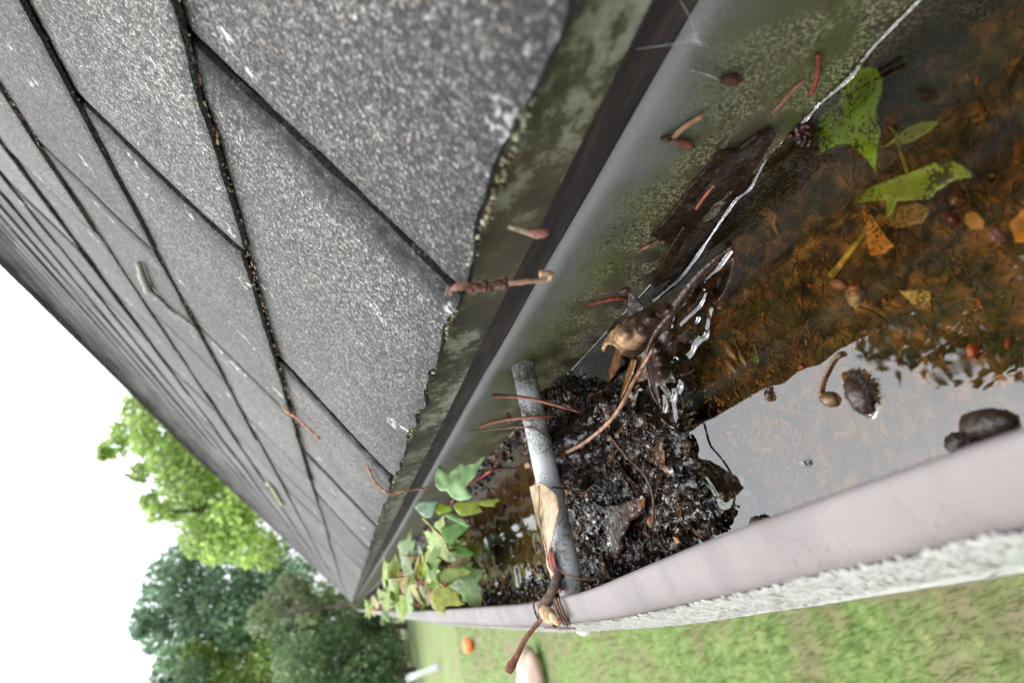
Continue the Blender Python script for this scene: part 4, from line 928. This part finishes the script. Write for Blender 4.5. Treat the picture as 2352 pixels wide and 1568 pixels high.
bud('tree_bud', 'plump red and cream bud on the flooded gutter floor, largest of the sunken buds', zp(C6, 1300, 325), zp(C6, 1292, 535), .0042, (.34, .07, .04), (.42, .34, .16), [(zp(C6, 1240, 385), zp(C6, 1140, 352), .0022, (.26, .11, .06))])
bud('tree_bud', 'pinkish brown bud pointing down on the flooded gutter floor beside the mulch', zp(C6, 475, 715), zp(C6, 560, 860), .0030, (.30, .13, .09), (.28, .19, .10), [(zp(C6, 480, 830), zp(C6, 555, 930), .0016, (.22, .12, .07))])
bud('tree_bud', 'slim olive-brown bud scale next to the pinkish sunken bud', zp(C6, 560, 770), zp(C6, 620, 895), .0020, (.16, .10, .05), (.30, .24, .12))
bud('tree_bud', 'dark red rounded berry-like bud under the water near the photo edge', zp(C3, 1870, 1400), zp(C3, 1940, 1340), .0034, (.12, .025, .02), (.16, .05, .03))
bud('tree_bud', 'dull red bud under the water just above the dark red one', zp(C3, 1890, 1270), zp(C3, 1990, 1230), .0032, (.16, .06, .035), (.13, .05, .03))
bud('tree_bud', 'dark maroon bud half out of the water right of the rust-orange leaf', zp(C3, 2140, 1490, wz), zp(C3, 2215, 1450, wz), .0030, (.09, .03, .02), (.15, .05, .03))
bud('tree_bud', 'orange-red crumb of bud under the water near the sky reflection', zp(C6, 930, 880), zp(C6, 990, 900), .0022, (.36, .07, .02), (.34, .08, .02))
bud('tree_bud', 'bright orange bud under the dark reflection near the front lip', zp(C6, 1990, 790), zp(C6, 2090, 790), .0034, (.50, .10, .02), (.45, .10, .03))
# floating things
F1 = lambda x, y: wz(*zz(*C6, [(x, y)])[0], .0008)
mb = MB(); mb.ell(F1(1075, 1065), F1(1180, 1120), .0026, (.10, .045, .02), 12, 8, .6, .0004, (.16, .09, .03)); mb.ell(F1(1080, 1050)+Vector((0, 0, .001)), F1(1150, 1120)+Vector((0, 0, .001)), .0011, (.42, .24, .10), 8, 6, .6, .0003)
mb.tube([F1(1070, 1070), F1(1085, 990), F1(1130, 890), F1(1165, 835), F1(1205, 810)], [.0006, .0005, .0005, .0006, .0012], (.13, .06, .035), 6, 3, .1)
tag(mb.build('floating_bud', M['bud']), 'small brown bud on a thin bent stalk floating on the sky reflection', 'bud')
def husk(name, label, A, B, r, brist, flip=1, n=150):
    h = MB(); a, b_ = A, B; h.ell(a, b_, r*.85, (.045, .025, .017), 18, 16, .5, .0009, (.035, .022, .018)); h2 = MB()
    ax = (b_-a); sd_ = ax.cross(Vector((0, 0, 1))).normalized()*flip
    for i in range(n):
        q = random.uniform(.02, .75); p = a+ax*q+sd_*r*.75*math.sin(math.pi*min(.95, q+.12))+Vector((0, 0, random.uniform(-.0002, .0012)))
        d = (sd_*random.uniform(.6, 1)-ax.normalized()*random.uniform(-.2, .9)+Vector((0, 0, random.uniform(-.1, .4)))).normalized()*random.uniform(.0014, .0034)*brist
        h2.tube([p, p+d*.6, p+d+Vector((0, 0, -.0002))], [.0003, .0002, .00008], (.03, .02, .015), 3, 1)
    o = h.build(name, M['bud']); tag(o, label, 'seed husk'); h2.build('bristles', M['hair'], o); return o
husk('seed_husk', 'dark glossy seed husk fringed with bristles floating beside the stalked bud', F1(1250, 960), F1(1392, 1188), .0044, 1.25, -1)
husk('seed_husk', 'blurry black bristly seed husk floating against the front lip', F1(1960, 1262), F1(2290, 1245), .0050, 1.7, 1, 170)
husk('seed_husk', 'black bristly seed husk clinging at the front lip beside the other husk', F1(1880, 1400), F1(1990, 1330), .0034, 1.2, 1, 80)
G7 = (3000, 2000, 1096/2351)
husk('seed_husk', 'small round black husk peeking over the front lip beside the mulch', wz(*zz(*G7, [(10, 195)])[0], .002), wz(*zz(*G7, [(110, 185)])[0], .002), .0030, .8, 1, 60)
mb = MB(); mb.ell(F1(205, 1370), F1(268, 1375), .0024, (.05, .03, .02), 10, 8, .5, .0004); tag(mb.build('floating_bud', M['wet']), 'tiny round dark bud floating at the corner of the mulch', 'bud')
mb = MB(); mb.ell(F1(730, 1030), F1(770, 1110), .0015, (.07, .04, .025), 8, 6, .6, .0004); mb.ell(F1(745, 1060), F1(755, 1010), .0008, (.07, .04, .025), 6, 5); tag(mb.build('floating_bud', M['wet']), 'little dark hook-shaped bud at the edge of the sky reflection', 'bud')
g = F1(990, 1490)
gn = thing('gnat', 'tiny dark gnat with pale wings standing on the water', 'insect', g); mb = MB(); mb.ell(g+Vector((-.001, 0, .0006)), g+Vector((.0010, .0002, .0007)), .00045, (.02, .015, .012), 8, 6); mb.ell(g+Vector((-.0004, .0010, .0006)), g+Vector((0, .0019, .0007)), .00035, (.02, .015, .012), 6, 5)
for k in range(6):
    a = -1.2+k*.48*1.0; s_ = 1 if k % 2 else -1; d = Vector((s_*.0016*math.cos(a*.6), .0013*math.sin(a), -.0005)); mb.tube([g+Vector((0, 0, .0006)), g+d*.6+Vector((0, 0, .0007)), g+d], .00007, (.02, .015, .012), 3, 1)
mb.build('body', M['hair'], gn); mb = MB()
for s_ in (-1, 1): mb.add([g+Vector((0, 0, .0009)), g+Vector((s_*.0006, .0008, .0011)), g+Vector((s_*.0009, .0024, .0011)), g+Vector((s_*.0002, .0018, .001))], [(0, 1, 2, 3)], (.6, .6, .6))
mb.build('wings', M['web'], gn)

# bits stuck to the gutter back wall
wb = wallx(.0235); wc = wallx(.0215)
RS = 'red leaf stalks on the gutter back wall'
stalk('leaf_stalk', 'short curved red stalk on the back wall above the green sunken leaf', 'stalk', [wb(*q) for q in zz(*C3, [(1010, 595), (1045, 520), (1062, 430), (1058, 345)])], .0008, (.20, .035, .014), group=RS)
stalk('leaf_stalk', 'mottled pinkish stalk scrap on the back wall left of the green sunken leaf', 'stalk', [wb(*q) for q in zz(*C3, [(775, 710), (840, 640), (900, 570), (985, 500)])], [.0006, .0009, .0009, .0006], (.20, .10, .07), mat='bark', group=RS)
stalk('leaf_stalk', 'short orange-red stalk lying on the large wall leaf', 'stalk', [onx(*q, .0205) for q in zz(*C3, [(295, 1310), (350, 1230), (410, 1160)])], .0007, (.30, .09, .04), group=RS)
stalk('leaf_stalk', 'curved dark red stalk on the wall beside the curled leaf tip', 'stalk', [onx(*q, .012) for q in zz(*A1, [(175, 1075), (330, 1030), (500, 990), (700, 985)])], [.0006, .0009, .0011, .0010], (.20, .045, .025), group=RS)
stalk('conifer_needle', 'flat reddish needle on the wall below the large wall leaf', 'needle', [wb(*q) for q in zz(*A1, [(835, 370), (960, 290), (1140, 205)])], [.0003, .0010, .0005], (.24, .10, .05), group=RS)
bud('tree_bud', 'dark reddish bud lying at the waterline above the curled leaf tip', onx(*zz(*A1, [(575, 905)])[0], .018), onx(*zz(*A1, [(770, 850)])[0], .018), .0022, (.10, .035, .025), (.06, .03, .02))
mb = MB(); W3 = lambda x, y: wb(*zz(*C3, [(x, y)])[0]); mb.tube([W3(150, 860), W3(230, 790), W3(345, 720)], [.0012, .001, .0010], (.30, .17, .09), 7, 3, .12); mb.ell(W3(150, 880), W3(295, 930), .0017, (.18, .07, .045), 12, 10, .9, .0006); mb.ell(W3(70, 880), W3(160, 850), .0012, (.09, .05, .03), 8, 8, .8, .0009)
tag(mb.build('bud_twig', M['bark']), 'broken tan twig with a reddish bud stuck on the gutter back wall', 'twig')
mb = MB(); mb.ell(W3(430, 500), W3(600, 500), .0018, (.07, .03, .02), 12, 10, .9, .0007); mb.tube([W3(270, 440), W3(360, 465), W3(440, 500)], .0005, (.30, .28, .22), 5, 3)
tag(mb.build('hanging_bud', M['bark']), 'dark bud hanging by a pale thread on the upper back wall', 'bud')
mb = MB()
for i in range(16):
    a = wz(*zz(*C3, [(random.uniform(890, 1020), random.uniform(790, 900))])[0], random.uniform(-.001, .0015)); d = Vector((random.gauss(0, 1), random.gauss(0, 1), random.gauss(0, .4))).normalized()*random.uniform(.001, .0024); mb.ell(a-d, a+d, random.uniform(.0006, .0012), random.choice([(.05, .012, .010), (.09, .02, .015), (.03, .012, .01)]), 8, 6, .7, .0003)
tag(mb.build('bud_scales', M['wetleaf']), 'wet dark red clump of bud scales at the waterline beside the bright green leaf', 'bud scales')
# stalks sticking up by the tube
def zpt(x, y, z): return onz(x, y, z)
RT = 'red stalks crossing the tube'
stalk('leaf_stalk', 'straight red-brown stalk lying across the tube, nearer the house wall', 'stalk', [zpt(*q) for q in [(1136, 909, .010), (1200, 912, .008), (1262, 926, .000), (1332, 946, -.016)]], [.0017, .0011, .0009, .0008], (.17, .055, .032), group=RT, ends=.0021)
stalk('leaf_stalk', 'curved red-brown stalk lying across the tube, closer to the mulch', 'stalk', [zpt(*q) for q in [(1108, 978, .008), (1130, 970, .009), (1180, 961, .008), (1230, 958, .000), (1274, 954, -.014)]], [.0019, .0013, .0011, .0010, .0009], (.17, .055, .032), group=RT, ends=.0022)
mb = MB(); mb.tube([zpt(1080, 979+10, .003), zpt(1150, 984, .002), zpt(1186, 980, .002), zpt(1230, 985, -.002), zpt(1262, 1010, -.01)], .0007, (.10, .06, .04), 5, 4); mb.ell(zpt(1165, 945, .004), zpt(1172, 972, .004), .0016, (.14, .07, .05), 8, 6, .6, .0004)
tag(mb.build('root_thread', M['stem']), 'thin dark rootlet looping round the tube under the red stalks', 'rootlet')
stalk('root_thread', 'fine branching rootlet trailing down the mulch under the tan stalk', 'rootlet', [onz(x, y, ZW+.022) for x, y in [(1230, 960), (1280, 975), (1305, 1000), (1318, 1040), (1322, 1090), (1330, 1120)]], .0005, (.06, .035, .025), 'bark', 5, jit=.3)
for (pts, lab) in (([(1268, 1118, .004), (1300, 1122, -.012), (1340, 1130, -.02), (1362, 1115, -.02)], 'thin brown rootlet running from the dry leaf across the mulch'), ([(1290, 1312, .004), (1310, 1322, .0025), (1345, 1330, -.004), (1375, 1320, -.012)], 'thin dark rootlet across the tube near the front lip'), ([(1400, 1000, -.02), (1440, 1050, -.024), (1480, 1090, -.026), (1500, 1140, -.026), (1500, 1200, -.026)], 'fine dark twiglet across the middle of the mulch')):
    stalk('root_thread', lab, 'rootlet', [zpt(*q) for q in pts], .0006, (.10, .055, .035), 'bark', 5, jit=.3)
# the twig and rootlets on the front lip
tw = thing('rim_twig', 'dead twig with a tan bud husk sticking out over the front lip', 'twig', zpt(1262, 1400, .011))
mb = MB(); mb.tube([zpt(1285, 1318, .004), zpt(1275, 1345, .009), zpt(1260, 1375, .013), zpt(1248, 1400, .015)], [.0030, .0028, .0030, .0034], (.10, .065, .05), 8, 4, .2); mb.build('twig_stem', M['bark'], tw)
mb = MB(); a = zpt(1243, 1392, .016); b_ = zpt(1275, 1428, .015); mb.ell(a, b_, .0040, (.36, .22, .12), 12, 10, .6, .0006, (.45, .30, .17)); mb.ell(zpt(1262, 1405, .018), zpt(1286, 1436, .014), .0022, (.46, .33, .2), 8, 8, .6, .0004); mb.ell(zpt(1275, 1422, .015), zpt(1292, 1428, .0145), .0012, (.20, .06, .03), 6, 5, .6); mb.ell(zpt(1240, 1382, .016), zpt(1250, 1400, .0165), .0030, (.20, .13, .11), 10, 8, .6, .0006); mb.build('bud_husk', M['bark'], tw)
e0 = zpt(1240, 1425, .017); e1 = ony(1185, 1510, e0.y+.012); e2 = ony(1166, 1540, e0.y+.016)
mb = MB(); mb.tube([zpt(1252, 1410, .017), e0, e0.lerp(e1, .5)+Vector((.0008, 0, .001)), e1, e1.lerp(e2, .6), e2], [.0013, .0013, .0015, .0019, .0029, .0022], (.15, .062, .04), 9, 4, .12); mb.build('stalk', M['bark'], tw)
mb = MB()
for path in ([(1282, 1372, .011), (1290, 1395, .0112), (1300, 1420, .0085), (1312, 1436, -.002), (1325, 1440, -.012)], [(1272, 1375, .011), (1280, 1400, .0112), (1290, 1425, .008), (1298, 1436, .0)], [(1275, 1372, .012), (1286, 1402, .0118), (1296, 1424, .0085), (1306, 1440, -.002)],
             [(1225, 1380, .0105), (1228, 1400, .011), (1236, 1422, .007), (1245, 1436, .0)], [(1238, 1380, .0105), (1246, 1405, .0108), (1254, 1424, .007)], [(1255, 1418, .011), (1264, 1430, .006), (1278, 1440, .0)], [(1250, 1440, .001), (1290, 1442, .0), (1320, 1441, -.003)]):
    mb.tube([zpt(x+random.uniform(-1, 1), y, z+.001) for x, y, z in path], [.0007]*len(path), (.13, .075, .05), 5, 4, .35)
mb.build('rootlets', M['bark'], tw)
# bits on the roof
mb = MB(); mb.tube([onroof(*q, .004) for q in [(318, 606), (326, 634), (336, 655), (340, 668)]], [.0030, .0034, .0040, .0036], (.26, .25, .22), 8, 3, .25); mb.tube([onroof(*q, .003) for q in [(338, 660), (352, 674), (372, 692), (395, 714), (420, 732), (448, 752)]], [.0036, .0028, .0022, .002, .0018, .0015], (.17, .15, .13), 8, 3, .25)
tag(mb.build('lichen_twig', M['bark']), 'crooked grey lichened twig lying across the third shingle course', 'twig')
def catkin(name, label, pts, r, col=(.34, .17, .10)):
    mb = MB(); mb.tube(pts, r*.5, col, 5, 4, .3)
    P = [Vector(p_) for p_ in pts]; seg = [(P[i], P[i+1]) for i in range(len(P)-1)]; tot = sum((b_-a).length for a, b_ in seg); n = int(tot/.0011)
    for i in range(n):
        d = random.random()*tot
        for a, b_ in seg:
            l = (b_-a).length
            if d < l: p_ = a.lerp(b_, d/l); break
            d -= l
        q = p_+Vector((random.gauss(0, 1), random.gauss(0, 1), random.gauss(0, 1))).normalized()*r; mb.ell(p_, q, r*.4, tuple(c*random.uniform(.6, 1.3) for c in col), 5, 3)
    return tag(mb.build(name, M['crumbs']), label, 'catkin')
catkin('catkin', 'rusty catkin lying across the first shingle butt line', [onroof(*q, .003) for q in [(648, 932), (660, 945), (685, 962), (705, 980), (735, 1008)]], .0022)
ev = lambda x, y, X=-.020: onx(x, y, X)
catkin('catkin', 'rusty catkin bent over the eave edge beside the maple seedling', [onroof(*q, .003) for q in [(843, 1068), (852, 1088), (866, 1112), (885, 1128)]]+[ev(902, 1133), ev(925, 1127), ev(950, 1124), ev(985, 1119)], .0019)
catkin('catkin', 'dark reddish tangle of catkin hanging from the eave with a hooked pale end', [ev(1030, 668, -.017), ev(1052, 660), ev(1080, 655), ev(1105, 660), ev(1135, 654), ev(1165, 652)], .0026, (.13, .06, .045))
mb = MB(); mb.tube([ev(1135, 655), ev(1170, 651), ev(1210, 646), ev(1245, 645), ev(1262, 640), ev(1266, 630), ev(1256, 627), ev(1240, 627)], [.0011, .001, .0009, .0008, .0009, .0009, .0010, .0012], (.36, .22, .14), 7, 4, .2)
tag(mb.build('tendril', M['crumbs']), 'thin hooked tan tendril hanging out over the gutter from the eave tangle', 'tendril')
mb = MB(); mb.tube([ev(1168, 521, -.012), ev(1190, 526, -.012), ev(1215, 534, -.012), ev(1235, 540, -.012)], [.0006, .0009, .0011, .0013], (.42, .34, .24), 7, 4); mb.ell(ev(1212, 533, -.0125), ev(1262, 537, -.0125), .0017, (.36, .16, .13), 8, 7, .6, .0003)
tag(mb.build('hanging_bud', M['bark']), 'pale stalked pink bud caught on the mildewed drip edge', 'bud')
catkin('moss_tuft', 'pale green lichen-covered twig scrap far up the shingles', [onroof(*q, .004) for q in [(612, 1108), (625, 1120), (638, 1142), (650, 1160)]], .0075, (.42, .42, .30))['category'] = 'lichen scrap'
# moss and lichen grown along the eave edge, litter packed in the shingle joints
mb = MB()
for i in range(560):
    y = random.uniform(0, .9)**1.0*(.35 if random.random() < .6 else 1); p = rp(.0005, y, -.0035+random.uniform(-.002, .001)); d = Vector((random.uniform(-.0012, .0004), random.uniform(-.0012, .0012), random.uniform(-.0012, .0006)))
    mb.ell(p, p+d*1.5, random.uniform(.0004, .0011), random.choice([(.30, .28, .18), (.22, .21, .13), (.38, .37, .29), (.10, .07, .04), (.16, .12, .07)]), 5, 3, jit=.0003)
tag(mb.build('eave_lichen', M['crumbs']), 'pale crumbly lichen grown along the shingle edge above the gutter', 'lichen', kind='stuff')
mb = MB()
for i in range(1500):
    k = random.choice((1, 1, 2, 2, 2, 3, 3, 4)); y = random.uniform(-.1, 1.3)*(.5 if k < 3 and random.random() < .5 else 1); y = y if nz((y*7, k*3.3, 1)) > -.1 else y+.03
    p = rp(course_u(k)-random.uniform(.0, .0035), y, -.0036+random.uniform(-.0006, .0012)); d = Vector((random.gauss(0, .0006), random.gauss(0, .0013), random.uniform(-.0002, .0006)))
    mb.ell(p-d, p+d, random.uniform(.0003, .0009), random.choice([(.10, .055, .035), (.20, .12, .08), (.32, .22, .16), (.05, .03, .022), (.14, .08, .05)]), 5, 3)
tag(mb.build('joint_litter', M['crumbs']), 'brown dry litter packed under the shingle butt lines', 'leaf litter', kind='stuff')
# cobweb strands
mb = MB(); X = .010
hub = onx(1600, 92, X)
for q in [(1462, 113), (1562, 0), (1636, 70), (1628, 112)]:
    e = onx(*q, X+.010); mb.tube([hub, hub.lerp(e, .5)+Vector((0, 0, -.0008)), e], .00016, (.5, .5, .48), 4, 3)
for k in range(26):
    a = onx(1600+random.uniform(-28, 20), 92+random.uniform(-22, 16), X+.001); mb.tube([hub, a], .0002, (.5, .5, .48), 3, 1)
tag(mb.build('cobweb', M['web']), 'torn cobweb strung across the gutter back wall near the top of the photograph', 'cobweb')

# ------------------------------------------------------------------ maple seedlings growing in the gutter
LOBES = [(0, 0), (.10, -.03), (.24, -.05), (.40, -.02), (.30, .10), (.38, .16), (.62, .30), (.50, .32), (.46, .40), (.34, .40), (.25, .44), (.30, .58), (.22, .66), (.20, .76), (.10, .84), (0, 1.05)]
def maple_leaf(mb, P, tipd, nrm, size, col, curl=.25):
    e1 = tipd.normalized(); n = (nrm-e1*nrm.dot(e1)).normalized(); e2 = n.cross(e1); vs, cols = [], []
    out = LOBES+[(-x, y) for x, y in LOBES[-2:0:-1]]
    cen = (0, .36)
    for rr in (0, .5, 1):
        for (x, y) in (out if rr else [cen]):
            x_, y_ = cen[0]+(x-cen[0])*rr, cen[1]+(y-cen[1])*rr
            x_ += .0; z_ = -curl*(abs(x_)**1.5)*.6-curl*.5*(y_-.3)**2+.05*nz((x_*4, y_*4, P.y*50))
            vs.append(P+(e1*y_+e2*x_+n*z_)*size); cols.append(tuple(c*(1+.18*nz((x_*3, y_*3, P.x*70))) for c in col))
    m = len(out); fs = [(0, 1+k, 1+(k+1) % m) for k in range(m)]+[(1+k, 1+m+k, 1+m+(k+1) % m, 1+(k+1) % m) for k in range(m)]
    mb.add(vs, fs, cols)
def seedling(label, base, items, stems, stemcol=(.30, .06, .035)):
    t = thing('maple_seedling', label, 'seedling', base, 'maple seedlings in the gutter')
    st = MB()
    for pts, r in stems: st.tube(pts, r, stemcol, 6, 4, .05)
    st.build('stem', M['stem'], t)
    for it in items:
        if it[0] == 'trace':
            _, out, where, col = it; vs, fs = sheet_geo(out, where, 6, .0008, 45); mb = MB(); mb.add(vs, fs, col); mb.build('leaf', M['green'], t, solid=.0003)
        else:
            _, P, tipd, n, s_, col = it; mb = MB(); maple_leaf(mb, P, tipd, n, s_, col); mb.build('leaf', M['green'], t)
    return t
def pl(y, tilt=.5, c=None):
    return lambda px, py, *a: onplane(px, py, Vector((-.03, y, 0)), Vector((.1, -1, tilt)).normalized())
b0 = wz(1180, 1075, .0)
l1 = zz(*Z4, [(650, 240), (660, 180), (688, 130), (715, 165), (765, 215), (800, 180), (845, 150), (880, 118), (908, 118), (918, 142), (960, 118), (1005, 118), (1050, 75), (1090, 42), (1095, 75), (1040, 155), (1008, 240), (960, 290), (928, 335), (955, 375), (992, 412), (950, 440), (870, 455), (800, 422), (755, 365), (700, 365), (655, 318)])
l2 = zz(*Z4, [(812, 492), (860, 462), (1000, 455), (1120, 440), (1225, 430), (1240, 450), (1190, 472), (1185, 505), (1100, 502), (1030, 490), (1082, 550), (1000, 575), (900, 592), (862, 572), (830, 535)])
seedling('maple seedling with the largest pale green leaf, nearest the mulch', b0,
         [('trace', l1, pl(.40, .9), (.30, .46, .20)), ('trace', l2, pl(.42, .25), (.34, .40, .06))],
         [([b0, pl(.41)(*zz(*Z4, [(1190, 165)])[0]), pl(.41)(*zz(*Z4, [(1090, 225)])[0]), pl(.415)(*zz(*Z4, [(960, 300)])[0]), pl(.42)(*zz(*Z4, [(830, 380)])[0]), pl(.42)(*zz(*Z4, [(760, 360)])[0])], .0011), ([pl(.42)(*zz(*Z4, [(960, 300)])[0]), pl(.425)(*zz(*Z4, [(790, 470)])[0])], .0008)])
b1 = wz(1060, 1215, 0)
seedling('maple seedling with several mid-green leaves behind the large pale leaf', b1,
         [('trace', zz(*Z4, [(468, 512), (500, 470), (560, 455), (680, 452), (650, 500), (645, 545), (620, 602), (565, 606), (520, 575)]), pl(.52, .5), (.36, .50, .34)),
          ('trace', zz(*Z4, [(655, 520), (690, 465), (750, 490), (800, 500), (795, 545), (740, 560), (690, 580), (650, 550)]), pl(.53, .3), (.36, .48, .04)),
          ('trace', zz(*Z4, [(740, 545), (800, 555), (850, 600), (910, 615), (970, 680), (935, 690), (860, 655), (790, 620), (740, 590)]), pl(.54, .6), (.20, .36, .12)),
          ('trace', zz(*Z4, [(700, 700), (750, 660), (800, 655), (860, 650), (965, 690), (905, 740), (860, 780), (805, 850), (760, 850), (725, 790)]), pl(.55, .5), (.13, .27, .05)),
          ('trace', zz(*Z4, [(800, 880), (860, 840), (930, 850), (1020, 930), (960, 960), (890, 960), (830, 930)]), pl(.58, .4), (.10, .22, .02))],
         [([b1, pl(.57)(*zz(*Z4, [(800, 900)])[0]), pl(.56)(*zz(*Z4, [(715, 775)])[0]), pl(.54)(*zz(*Z4, [(620, 680)])[0]), pl(.53)(*zz(*Z4, [(540, 600)])[0])], .0016), ([pl(.56)(*zz(*Z4, [(715, 775)])[0]), pl(.55)(*zz(*Z4, [(780, 700)])[0])], .001)], (.30, .28, .10))
b2 = wz(1040, 1300, 0)
seedling('maple seedling with two broad olive leaves leaning toward the front lip', b2,
         [('trace', zz(*Z4, [(635, 1140), (680, 1095), (760, 1055), (900, 1040), (995, 1085), (930, 1120), (860, 1145), (790, 1200), (720, 1245), (670, 1250)]), pl(.60, .5), (.26, .33, .06)),
          ('trace', zz(*Z4, [(615, 1290), (680, 1230), (750, 1195), (800, 1240), (850, 1262), (870, 1320), (925, 1375), (850, 1395), (790, 1390), (745, 1400), (735, 1455), (660, 1440), (630, 1360)]), pl(.58, .4), (.33, .36, .05))],
         [([b2, pl(.6)(*zz(*Z4, [(760, 1200)])[0]), pl(.6)(*zz(*Z4, [(700, 1190)])[0])], .0012), ([pl(.6)(*zz(*Z4, [(760, 1200)])[0]), pl(.59)(*zz(*Z4, [(720, 1310)])[0])], .001)])
YG = [(.25, .29, .02), (.32, .28, .03), (.17, .26, .025), (.11, .21, .025), (.26, .18, .04), (.17, .26, .08), (.21, .31, .025), (.24, .30, .02), (.09, .18, .015)]
def cluster(label, y0, y1, box, n, size):
    x0, y0_, x1, y1_ = box; cx, cy = zz(*Z4, [((x0+x1)/2, (y0_+y1_)/2)])[0]; c = ony(cx, cy, (y0+y1)/2); base = Vector((min(max(c.x, -.11), .012), c.y, ZW))
    items, stems = [], []
    main = base.lerp(Vector((c.x, c.y, max(c.z, ZW+.02))), 1.0)
    for i in range(n):
        px, py = zz(*Z4, [(random.uniform(x0, x1), random.uniform(y0_, y1_))])[0]; P = ony(px, py, random.uniform(y0, y1)); P.z = max(P.z, ZW+.004)
        a = random.uniform(0, 6.28); d = Vector((math.cos(a), math.sin(a)*.7, random.uniform(-.35, .25))); nn = Vector((random.gauss(0, .35), random.gauss(-.35, .3), 1))
        items.append(('leaf', P, d, nn, size*random.uniform(.6, 1.2), random.choice(YG))); stems.append(([base, base.lerp(main, .6), (main+P)/2, P], .0008))
    seedling(label, base, items, stems)
cluster('yellow-leaved maple seedling with tan edged leaves against the back wall', .62, .78, (350, 880, 1000, 1090), 30, .044)
cluster('pale mixed-colour maple seedling in mid gutter behind the yellow one', .72, .95, (170, 1040, 680, 1230), 26, .04)
cluster('yellow-green maple seedling by the front lip far along the gutter', .9, 1.25, (130, 1240, 560, 1420), 20, .036)
cluster('farthest yellow-green maple seedling spilling over the lip at the gutter end', 1.4, 2.2, (0, 1310, 330, 1470), 26, .036)
